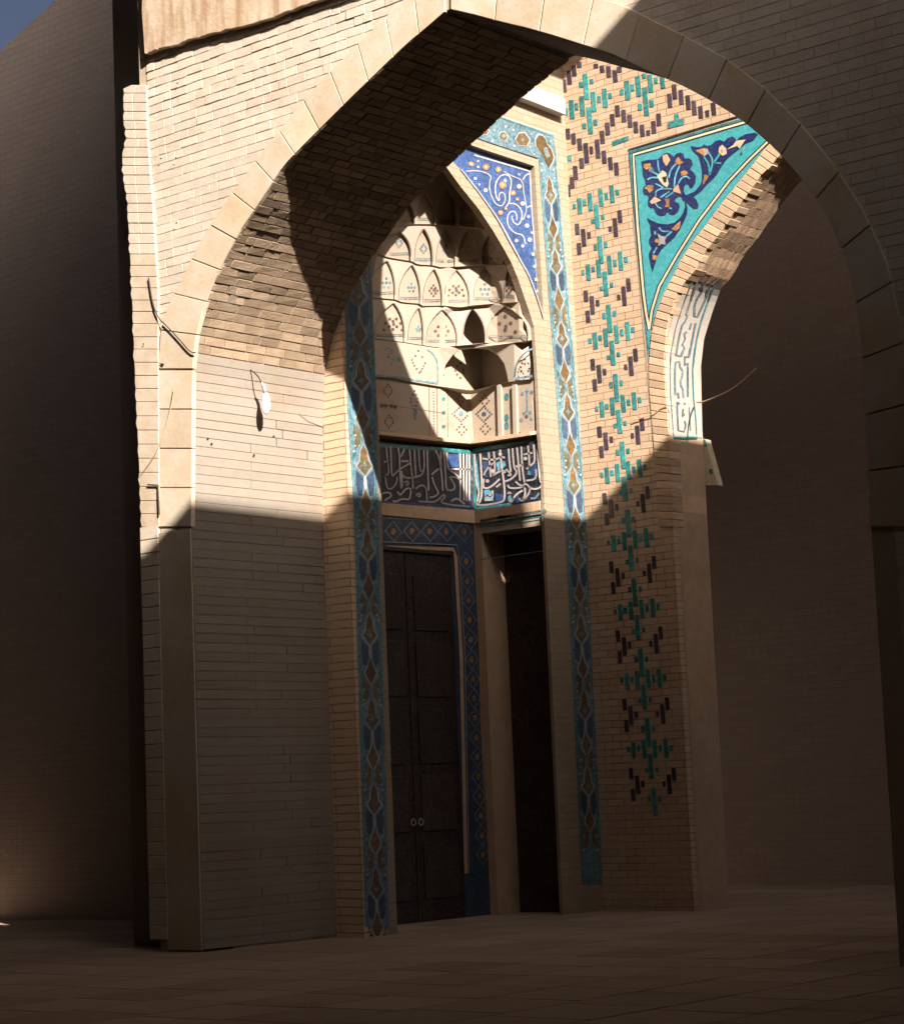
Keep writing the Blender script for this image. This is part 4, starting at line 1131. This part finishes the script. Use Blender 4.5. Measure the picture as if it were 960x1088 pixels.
group(640, 40, 4.364, [(332, 215, 285, 20), (363, 240, 310, 20), (395, 265, 335, 20), (423, 290, 360, 20), (453, 315, 375, 20), (513, 300, 360, 20), (484, 335, 368, 17), (310, 258, 325, 20)], 'purple')
group(640, 40, 4.364, [(277, 178, 235, 20), (342, 352, 385, 20)], 'turquoise')
SC.poly([(640+303/4.364, 40+392/4.364), (640+375/4.364, 40+375/4.364), (640+375/4.364, 40+403/4.364), (640+303/4.364, 40+420/4.364)], 'turquoise', .007)
SC.poly([(590+525/8.727, 60+785/8.727), (590+675/8.727, 60+735/8.727), (590+675/8.727, 60+775/8.727), (590+525/8.727, 60+830/8.727)], 'turquoise', .007)
group(600, 140, 9.6, [(105, 345, 490), (72, 455, 578), (30, 535, 665), (462, 255, 390), (523, 310, 445)], 'purple')
# repeating cross-and-hexagon unit
UT = [(308, 130, 300), (415, 85, 275), (525, 50, 240), (638, 20, 210), (255, 185, 243, 30), (358, 155, 215, 34), (580, 95, 168, 32), (692, 70, 133, 36), (443, 358, 408, 34), (545, 325, 378, 32), (470, 628, 695, 34), (574, 613, 672, 32)]
UD = [(283, 395, 515), (348, 455, 645), (403, 495, 565, 34), (303, 600, 728), (618, 450, 510, 30), (672, 370, 570), (718, 290, 425), (737, 510, 630, 38)]
cents = [(632.8, 213), (642, 284), (649.4, 357.6), (656.5, 431), (662, 502), (669, 575), (676, 649), (683, 723), (690, 797)]
ru = random.Random(4)
for i, (cx, cy) in enumerate(cents):
    nx_ = cents[i+1][1]-cy if i+1 < len(cents) else 74
    s = nx_/73.0
    slope_fix = (357.6-cy)*.00055                      # courses run steeper higher up
    for lst, m in ((UT, 'turquoise'), (UD, 'purple')):
        for t in lst:
            u, v0, v1 = t[:3]; w = (t[3] if len(t) > 3 else 42)/9.6
            dx = (u-475)/9.6; bx = cx+dx
            if dx > 26: continue
            yy0 = cy+(v0-172)/9.6*s-dx*slope_fix; yy1 = cy+(v1-172)/9.6*s-dx*slope_fix
            bar(bx+(t[1]-172)/9.6*0.0, yy0, yy1, w, m)
    bar(cx+.9, cy+4*s, cy+30.5*s, 4.7, 'turquoise'); bar(cx+4.8, cy+39*s, cy+69*s, 4.7, 'turquoise')
mbx.build('glazed_bars', pat_wall, bevel=.006)

# turquoise spandrel with arabesque
mbx = MB(); SC = Surf(fC, mbx)
RO = [(836, 131), (815, 153), (796, 178), (771.7, 208), (751, 236), (738, 252), (723.5, 274), (712, 297), (702, 316), (695, 335), (691, 353), (689, 372), (688, 386)]
SC.poly([(668, 160.5), (727, 143.5), (836, 111)] + RO + [(685, 350), (682, 320), (676, 258), (671, 200)], 'turquoise_field', .008)
SC.stroke([(668.5, 162), (671.5, 200), (676.5, 258), (683, 320), (688, 372)], 1.6, 'teal_tile', .010, 0)
SC.stroke([(667, 159.3), (727, 141), (836, 107.5)], 1.8, 'ink', .0104, 0)
SC.stroke([(668, 162.2), (727, 144.8), (836, 112.6)], 2.6, 'teal_tile', .0100, 0)
VV = [(689.3, 350), (686, 333), (683, 310), (677, 240), (674.5, 200), (672.4, 164.3), (727, 148.6), (790, 130), (840, 116)]
VW = [(689.3, 350), (692, 330), (700, 304), (719, 271), (742, 234.5), (773, 193.5), (795, 170), (814, 151.5), (836, 129)]
for line in (VV, VW):
    SC.stroke(line, 4.6, 'ink', .012, 0); SC.stroke(line, 2.2, 'cream', .015, 0)
s1 = Zm(675, 150, 12); s2 = Zm(735, 130, 12); s3 = Zm(675, 210, 12)
SC.poly(s1([(70, 260), (160, 235), (275, 232), (300, 215), (345, 165), (400, 145), (450, 165), (478, 200), (520, 155), (570, 145), (610, 165), (625, 225), (670, 215), (712, 240), (728, 300), (690, 360), (735, 395), (765, 450), (760, 530), (725, 590), (690, 600), (675, 555), (640, 545), (612, 590), (612, 640), (640, 700), (665, 765), (640, 800), (610, 720), (560, 705), (510, 725), (500, 770), (545, 790), (560, 840), (540, 900), (490, 940), (440, 935), (405, 900), (380, 940), (330, 955), (280, 940), (245, 890), (230, 850), (190, 855), (160, 820), (155, 760), (165, 720), (155, 690), (110, 680), (90, 630), (95, 590), (130, 560), (120, 500), (90, 420), (85, 330)]), 'navy', .012)
SC.poly(s2([(-20, 300), (60, 315), (110, 310), (150, 280), (190, 300), (240, 290), (290, 240), (350, 222), (405, 245), (450, 200), (510, 178), (550, 205), (560, 235), (600, 190), (680, 150), (790, 132), (840, 150), (780, 230), (680, 270), (600, 340), (520, 400), (440, 470), (380, 550), (330, 640), (280, 710), (200, 780), (130, 860), (60, 920), (0, 960), (-60, 990), (-115, 1000), (-140, 950), (-60, 920), (30, 880), (100, 800), (125, 740), (125, 650), (115, 550), (80, 430), (0, 355)]), 'navy', .0125)
SC.poly(s1([(640, 700), (740, 715), (780, 760), (798, 820), (790, 860), (740, 860), (690, 820), (655, 780), (630, 740)]), 'navy', .013)
SC.poly(s3([(625, 20), (645, 70), (660, 130), (650, 220), (610, 310), (560, 410), (490, 510), (400, 590), (330, 660), (280, 740), (245, 850), (215, 945), (190, 850), (172, 760), (172, 700), (205, 640), (175, 580), (170, 530), (200, 480), (190, 420), (185, 340), (140, 258), (220, 300), (300, 330), (400, 340), (490, 320), (560, 260), (610, 180), (632, 110)]), 'navy', .0135)
def pp(z, pts, m, o=.016): SC.poly(z(pts), m, o)
pp(s1, [(340, 180), (400, 165), (440, 240), (390, 320), (350, 260)], 'peach'); pp(s1, [(505, 240), (545, 195), (570, 240), (615, 270), (560, 300), (510, 290)], 'ochre')
pp(s1, [(575, 385), (625, 370), (660, 390), (655, 420), (580, 445)], 'ochre'); pp(s1, [(100, 290), (190, 280), (190, 340), (130, 365), (100, 330)], 'ochre')
pp(s1, [(105, 600), (150, 560), (225, 560), (220, 620), (175, 665), (150, 620)], 'ochre'); pp(s1, [(180, 770), (240, 705), (325, 755), (290, 770), (240, 790), (200, 800)], 'peach')
pp(s1, [(370, 735), (430, 735), (425, 790), (435, 840), (370, 840), (385, 790)], 'ochre'); pp(s1, [(540, 545), (575, 670), (475, 640), (480, 600)], 'peach')
pp(s1, [(270, 440), (340, 370), (385, 400), (420, 540), (400, 590), (350, 560), (300, 500)], 'cream'); pp(s1, [(335, 460), (395, 445), (390, 520), (360, 525)], 'ink', .018)
pp(s1, [(155, 380), (200, 320), (235, 380), (200, 400)], 'sky_tile', .017)
for st in [[(280, 240), (290, 370), (320, 400)], [(150, 490), (200, 460), (280, 465)], [(510, 290), (440, 370), (420, 470)], [(560, 310), (500, 440), (490, 580)], [(690, 480), (640, 440), (580, 470), (540, 540)], [(460, 610), (330, 600), (250, 640), (255, 700)], [(430, 640), (310, 720)], [(480, 650), (380, 720)], [(250, 790), (280, 840), (330, 860)], [(210, 390), (290, 430)], [(350, 590), (250, 540)], [(430, 850), (460, 860)]]:
    SC.stroke(s1(st), 1.7, 'cyan_line', .017)
pp(s2, [(40, 360), (150, 325), (180, 340), (150, 435), (110, 400)], 'ochre'); pp(s2, [(150, 350), (190, 330), (215, 385), (150, 435), (140, 390)], 'white_glaze', .018)
pp(s2, [(380, 285), (430, 330), (440, 400), (385, 425), (335, 380), (340, 320)], 'peach'); pp(s2, [(365, 345), (395, 350), (390, 390), (362, 380)], 'white_glaze', .018)
pp(s2, [(560, 235), (680, 220), (640, 270), (605, 335), (570, 300), (440, 345), (520, 290)], 'peach'); pp(s2, [(150, 665), (210, 680), (180, 740), (135, 800)], 'ochre')
pp(s2, [(555, 250), (610, 235), (590, 300), (550, 290)], 'cream', .018)
for st in [[(210, 390), (270, 490), (220, 670)], [(150, 440), (215, 540), (218, 660)], [(350, 400), (280, 500), (290, 530)], [(280, 515), (370, 522)]]: SC.stroke(s2(st), 1.8, 'turquoise_field', .017)
SC.dot(735+625/12, 130+395/12, 1.0, 'ink', .018)
pp(s3, [(455, 400), (575, 290), (560, 380), (510, 425)], 'ochre'); pp(s3, [(275, 455), (330, 490), (400, 500), (370, 540), (380, 600), (330, 590), (285, 615), (300, 540)], 'white_glaze')
SC.dot(675+272/12, 210+550/12, 2.5, 'ochre', .018); pp(s3, [(210, 725), (280, 740), (260, 800), (215, 790)], 'ochre')
for st in [[(295, 380), (330, 430), (430, 430)], [(460, 430), (380, 500)], [(242, 430), (250, 470)], [(270, 630), (225, 710)]]: SC.stroke(s3(st), 1.8, 'cyan_line', .017)
mbx.build('turquoise_spandrel', pat_wall)
mbx = MB(); SC = Surf(fC, mbx)
SC.stroke([(673, 230), (677.5, 270), (683, 335), (689, 400), (694, 462), (697, 490)], 3.4, 'joint_plaster', .005, 0)
mbx.build('panel_fillet', pat_wall)
# soldier-brick ring
mbx = MB(); rb = random.Random(21)
OUT = [(862, 104)]+[(x+.6, y+.6) for x, y in RO] + [(689, 412), (692, 448), (694.5, 482), (700, 560)]
INN = [(878, 118)]+ARR[:]
nO = 62
a_o = resample(OUT, nO*2); a_i = resample(INN, nO*2)
for k in range(nO):
    o0, o1 = a_o[2*k], a_o[2*k+2]; i0_, i1_ = a_i[2*k], a_i[2*k+2]
    g0 = .05
    low = k > nO*.62
    o = .012+rb.uniform(0, .010)*(0.3 if low else 1)
    ex = rb.uniform(-1.4, .6) if not low else rb.uniform(-.2, .2)
    def L(a, c, t): return a.lerp(c, t)
    p0, p1 = L(o0, o1, g0), L(o0, o1, 1-g0); r0, r1 = L(i0_, i1_, g0), L(i0_, i1_, 1-g0)
    dv = (r0-p0).normalized()
    r0 = r0+dv*ex*.9; r1 = r1+dv*(ex*.9+rb.uniform(-.5, .5))
    mbx.solid([fC(p0.x, p0.y, o), fC(p1.x, p1.y, o), fC(r1.x, r1.y, o), fC(r0.x, r0.y, o)], (0, o+.22, 0), 'ring_brick')
mbx.build('arch_ring', pat_wall, bevel=.005)
# intrados of this arch
BK = [(804, 208), (798, 230), (790.6, 252), (786, 265), (777, 281), (771.7, 296), (765, 306), (755, 334), (746, 361), (743.6, 389), (745.3, 418.5), (746.5, 465)]
q = fC(710.5, 465); EI = 0
t_ = hit(746.5, 465, 0, q.x); YI = t_.y
print('intrados depth', YI-YC)
curC = [(q.x, q.z) for q in up3+arr3]
def fI3(px, py, o=0.0):
    d = ray(px, py); best = None
    for (x0, z0), (x1, z1) in zip(curC[:-1], curC[1:]):
        sx, sz = x1-x0, z1-z0
        n = Vector((-sz, 0, sx)).normalized()
        if n.x < 0: n = -n
        A0 = Vector((x0, 0, z0))+n*o
        den = d.dot(n)
        if abs(den) < 1e-6: continue
        t = (A0-EYE).dot(n)/den; P0 = EYE+d*t
        s_ = ((P0.x-A0.x)*sx+(P0.z-A0.z)*sz)/(sx*sx+sz*sz)
        if -.03 <= s_ <= 1.03 and t > 0 and P0.y > YC-.2:
            if best is None or t < best[0]: best = (t, P0)
    if best is None: return hit(px, py, 0, curC[-1][0]+o)
    return best[1]
mbx = MB()
full = curC+[(curC[-1][0], 0)]
for k, ((x0, z0), (x1, z1)) in enumerate(zip(full[:-1], full[1:])):
    d = Vector((x1-x0, z1-z0)); n = Vector((d.y, -d.x)).normalized()
    if n.x > 0: n = -n
    th = .15
    mbx.solid([(x0, YC+.11, z0), (x1, YC+.11, z1), (x1+n.x*th, YC+.11, z1+n.y*th), (x0+n.x*th, YC+.11, z0+n.y*th)], (0, YI-YC-.11, 0), 'ring_brick')
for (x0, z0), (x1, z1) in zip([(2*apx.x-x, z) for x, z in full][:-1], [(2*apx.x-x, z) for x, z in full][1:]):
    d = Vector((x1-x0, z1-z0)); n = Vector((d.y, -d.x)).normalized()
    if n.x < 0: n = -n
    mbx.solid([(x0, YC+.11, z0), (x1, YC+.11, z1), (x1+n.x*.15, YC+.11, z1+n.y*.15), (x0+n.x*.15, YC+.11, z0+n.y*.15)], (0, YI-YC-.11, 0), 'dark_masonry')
# courses of brick on the haunch of the intrados
ci = rsm([(q.x, q.z) for q in arr3], .13)
for k in range(len(ci)-1):
    (x0, z0), (x1, z1) = ci[k], ci[k+1]
    if z1 < fI3(735, 302).z: break
    d = Vector((x1-x0, z1-z0)); d.normalize(); n = Vector((-d.y, d.x))
    if n.x < 0: n = -n
    y = YC+.1
    while y < YI:
        wy = rb.uniform(.035, .075)
        ya, yb = max(y, YC+.1), min(y+wy, YI+rb.uniform(-.012, .003)); y += wy+.004
        if yb-ya < .02: continue
        pr, p2 = rb.uniform(.009, .0135), rb.uniform(.009, .0135)
        sh = rb.uniform(-.1, .1)*0
        mbx.solid([(x0+n.x*pr, ya, z0+n.y*pr), (x1+n.x*p2-d.x*.004, ya, z1+n.y*p2-d.y*.004), (x1-n.x*.01, ya, z1-n.y*.01), (x0-n.x*.01, ya, z0-n.y*.01)], (0, yb-ya, 0), 'soffit_brick')
mbx.build('arch_soffit', pat_wall)
# kufic panel on the intrados
mbx = MB(); SK = Surf(fI3, mbx)
eL = [(732, 300), (722, 316), (715, 334), (709, 355), (706.5, 381), (707.5, 406), (709.5, 435), (711.5, 465)]
eR = [(767, 302), (756.5, 331), (747.5, 360), (744.2, 389), (744.8, 418), (745.8, 465)]
T_ = resample(eL, 24); B_ = resample(eR, 24); i = len(mbx.v)
for q in T_: mbx.v.append(tuple(fI3(q.x, q.y, .012)))
for q in B_: mbx.v.append(tuple(fI3(q.x, q.y, .012)))
for k in range(24): mbx.f.append([i+k, i+k+1, i+26+k, i+25+k]); mbx.m.append(mbx.mi('kufic_white'))
kA = Zm(700, 290, 10.88); kB = Zm(695, 370, 10.88)
for st, w, m in [([(380, 110), (280, 360), (190, 640), (130, 960), (125, 1080)], .8, 'slate_line'),
    ([(440, 110), (360, 330), (310, 480), (325, 500), (300, 560), (265, 600), (230, 740), (195, 950), (240, 965), (290, 860), (265, 830), (300, 760), (290, 700), (320, 680)], 1.5, 'slate_line'),
    ([(495, 110), (490, 220), (440, 290), (410, 370), (405, 500), (440, 505), (490, 400), (540, 290), (580, 150)], 1.8, 'slate_line'), ([(370, 580), (350, 650)], 1.4, 'slate_line'),
    ([(420, 580), (385, 760), (345, 970), (295, 965), (295, 1070)], 1.6, 'slate_line'), ([(650, 120), (560, 340), (480, 570), (430, 780), (390, 1080)], 1.3, 'teal_tile')]:
    SK.stroke(kA(st), w*1.35, m, .018, 0)
for st, w, m in [([(195, 0), (180, 250), (185, 520), (205, 800), (220, 1020)], .8, 'slate_line'), ([(255, 0), (245, 80), (310, 90), (345, 0)], 1.7, 'slate_line'), ([(410, 0), (395, 100), (350, 105), (350, 200), (385, 170), (385, 560)], 1.5, 'slate_line'),
    ([(240, 540), (235, 350), (240, 160), (290, 155), (290, 210), (325, 260), (320, 320), (300, 380), (305, 430), (330, 480), (335, 570)], 1.6, 'slate_line'), ([(270, 510), (280, 580)], 1.6, 'slate_line'),
    ([(260, 620), (265, 780), (275, 950), (340, 965), (360, 900), (350, 840)], 1.4, 'slate_line'), ([(330, 700), (325, 790), (345, 760)], 1.5, 'slate_line'), ([(400, 680), (415, 950)], 1.0, 'slate_line'),
    ([(465, 0), (440, 250), (450, 560), (475, 800), (485, 1000)], 1.0, 'teal_tile')]:
    SK.stroke(kB(st), w*1.35, m, .018, 0)
SK.stroke(kB([(225, 1035), (500, 1030)]), 2.2, 'turquoise', .02, 0)
for u, v in [(280, 635), (348, 637)]: SK.dot(695+u/10.88, 370+v/10.88, 1.3, 'slate_line', .019)
mbx.build('kufic_panel', pat_wall)

# stray wires on this wall
wire('cable', 'pale thin wire curving out from the kufic panel over the dark arch opening', [fC(x, y, o) for (x, y), o in zip(smooth_px([(740, 427.5), (746, 427.5), (760, 422), (775, 415), (790, 404), (803, 391)], 2), [-.55+.055*k for k in range(30)])], .011, 'tan_cable')
wire('cable', 'thin wire crossing the soldier bricks to the kufic panel', [fC(x, y, .03) for x, y in smooth_px([(672, 447), (690, 441), (696, 439), (703, 432), (716, 430)], 1)], .006, 'tan_cable')

# ================================================================== dark hall beyond the right arch
hall = thing('inner_hall', 'unlit brick hall seen through the arch right of the turquoise spandrel', 'building', (-14, YC+4, 0))
mbx = MB()
mbx.box((XB-6, YC+5.5, 0), (-11, YC+5.8, 13.2), 'brick_hall'); mbx.box((-11, YC+5.5, 11), (0, YC+5.8, 13.2), 'brick_hall'); mbx.box((-1.5, YC+5.5, 0), (0, YC+5.8, 11), 'brick_hall')  # unseen opening toward the right end, added to let sky light in
mbx.box((XB-6, YC+.13, 0), (XB-5.7, YC+5.5, 13.2), 'brick_hall')
mbx.box((-.3, YC+.13, 0), (0, YC+5.5, 13.2), 'brick_hall')
mbx.build('hall_wall', hall)
mbx = MB(); mbx.box((XB-6, YC+.13, 13.2), (0, YC+3.0, 13.5), 'dark_masonry'); mbx.box((XB-8, YC+.14, 13.5), (2, YC+.5, 19), 'dark_masonry'); mbx.build('hall_ceiling_sun_block', hall)  # ceiling stops short for sky light; tall upper wall added against the sun
mbx = MB(); mbx.box((XK-1, YS+.4, 13.5), (-13.2, YC, 13.9), 'dark_masonry'); mbx.build('vault_sky_block', hall)  # unseen slab, added to darken the space behind the arch wall
mbx = MB(); mbx.box((-2.6, YA+.6, 0), (-2.3, YC, 11.5), 'brick_dark'); mbx.build('sky_block_wall', hall)  # unseen wall, added to lower the ambient light
# pale piece cut to the outline of a sun patch on the hall wall
pier = thing('sun_patch_piece', 'pale piece shaped like a sunlit patch, with a turquoise inlay, below the kufic panel', 'pier', tuple(hit(755, 515, 1, YC+1.0)))
mbx = MB(); YQ = YI+.02
tri = [(745.6, 466), (749, 467), (752, 478), (757, 496), (762.3, 515.5), (748.2, 515.5), (747, 492)]
mbx.solid([hit(x, y, 1, YQ) for x, y in tri], (0, .12, 0), 'cream')
mbx.build('patch_face', pier)
mbx = MB(); Sq = Surf(lambda x, y, o=0: hit(x, y, 1, YQ-o), mbx)
Sq.poly([(752.5, 498.5), (756, 498), (757, 503), (753.5, 504)], 'turquoise', .006)
mbx.build('inlay', pier)
mbx = MB(); Sq = Surf(lambda x, y, o=0: hit(x, y, 1, YQ-o), mbx)
Sq.poly([(746.3, 467), (749, 467.4), (751, 475), (748.6, 474.5)], 'turquoise', .006)
mbx.build('inlay', pier)

# ================================================================== left: deep unlit recess beside the arch wall
rec = thing('side_recess', 'deep unlit brick recess filling the left edge beside the corner pilaster', 'building', (-21, YA+2.7, 0))
mbx = MB()
YR = YA+4.3
c1 = hit(62, -2, 1, YR); c2 = hit(-2, 56, 1, YR)
d_ = (c1-c2)
mbx.solid([(XLW-.9, YR, 0), (XLW-.9, YR, 16), tuple(c1+Vector((.8*d_.x, 0, .8*d_.z))), tuple(c1), tuple(c2), tuple(c2-Vector((.6*d_.x, 0, .6*d_.z))), (-33.0, YR, (c2-.6*d_).z), (-33.0, YR, 0)], (0, .4, 0), 'brick_hall')
mbx.build('recess_wall', rec)

# ================================================================== yard building whose roof edge throws the shade line
yb = thing('yard_building', 'tall plain brick building closing the yard behind and right of the viewer', 'building', (2.5, 4, 0))
X1 = 1.3
mbx = MB()
pts = []
for yy in [-30, 30]:
    pts.append((X1, yy, 17.216-.0177*yy))
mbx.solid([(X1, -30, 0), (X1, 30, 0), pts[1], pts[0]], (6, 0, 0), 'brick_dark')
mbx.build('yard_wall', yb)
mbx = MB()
mbx.box((-40, -14.5, 0), (1.2, -14, 11), 'brick_dark')  # unseen rear wall, added to hold back skylight
mbx.build('sky_block_rear', yb)
mbx = MB(); mbx.box((-32, -14.5, 11), (1.2, 10.8, 11.5), 'dark_masonry'); mbx.build('sky_block_roof', yb)  # unseen roof, added to cut sky light over the yard
mbx = MB()  # unseen canopy, added and cut to block sky yet pass the sun
mbx.box((-32, 10.5, 11.5), (-13, 10.8, 14), 'dark_masonry')
mbx.box((-32, 10.5, 14), (-13.1, YA-.1, 14.3), 'dark_masonry')
for pl_ in ([(-13.1, 13.2), (-7.8, 10.8), (-7.8, 10.5), (-13.1, 10.5)], [(-13.1, 22.2), (-9, 21.9), (-6.2, 21.4), (-2.9, 18.6), (-2.9, 24), (-13.1, 24)], [(-2.9, 10.5), (1.25, 10.5), (1.25, 24), (-2.9, 24)]):
    mbx.solid([(x, y, 14) for x, y in pl_], (0, 0, .3), 'dark_masonry')
mbx.build('sky_block_canopy', yb)
mbx = MB(); mbx.box((-32.5, -14.5, 0), (-32, YA+4.2, 11), 'brick_dark'); mbx.build('sky_block_wall', yb)  # unseen left wall, added to reduce light from the sky

# ================================================================== light
w = bpy.data.worlds.new('World'); scene.world = w; w.use_nodes = True
nt = w.node_tree
sky = nt.nodes.new('ShaderNodeTexSky'); sky.sky_type = 'NISHITA'; sky.sun_disc = False
to = -LD.normalized()
sky.sun_elevation = math.asin(to.z)
sky.sun_rotation = math.atan2(to.x, to.y)
sky.dust_density = 6.0; sky.ozone_density = 0.6; sky.air_density = 0.24
bg = nt.nodes['Background']; nt.links.new(sky.outputs[0], bg.inputs['Color']); bg.inputs['Strength'].default_value = 0.05
sd = bpy.data.lights.new('sun', 'SUN'); sd.energy = 5.0; sd.angle = R(0.35); sd.color = (1.0, .925, .85)
so = bpy.data.objects.new('sun', sd); coll.objects.link(so)
so.rotation_euler = LD.to_track_quat('-Z', 'Y').to_euler(); so.location = (8, -6, 20)

# ================================================================== camera
cam = bpy.data.cameras.new('camera'); co = bpy.data.objects.new('camera', cam); coll.objects.link(co)
co.matrix_world = Matrix.Translation(EYE) @ M3.to_4x4()
cam.sensor_fit = 'VERTICAL'; cam.sensor_height = 24.0; cam.lens = F/1088.0*24.0
cam.clip_start = 0.05; cam.clip_end = 500
scene.camera = co
vs = scene.view_settings
vs.view_transform = 'Standard'; vs.look = 'None'; vs.exposure = 1.47; vs.gamma = 1.0; vs.use_curve_mapping = False
scene.cycles.max_bounces = 6; scene.cycles.diffuse_bounces = 4
scene.cycles.use_denoising = True
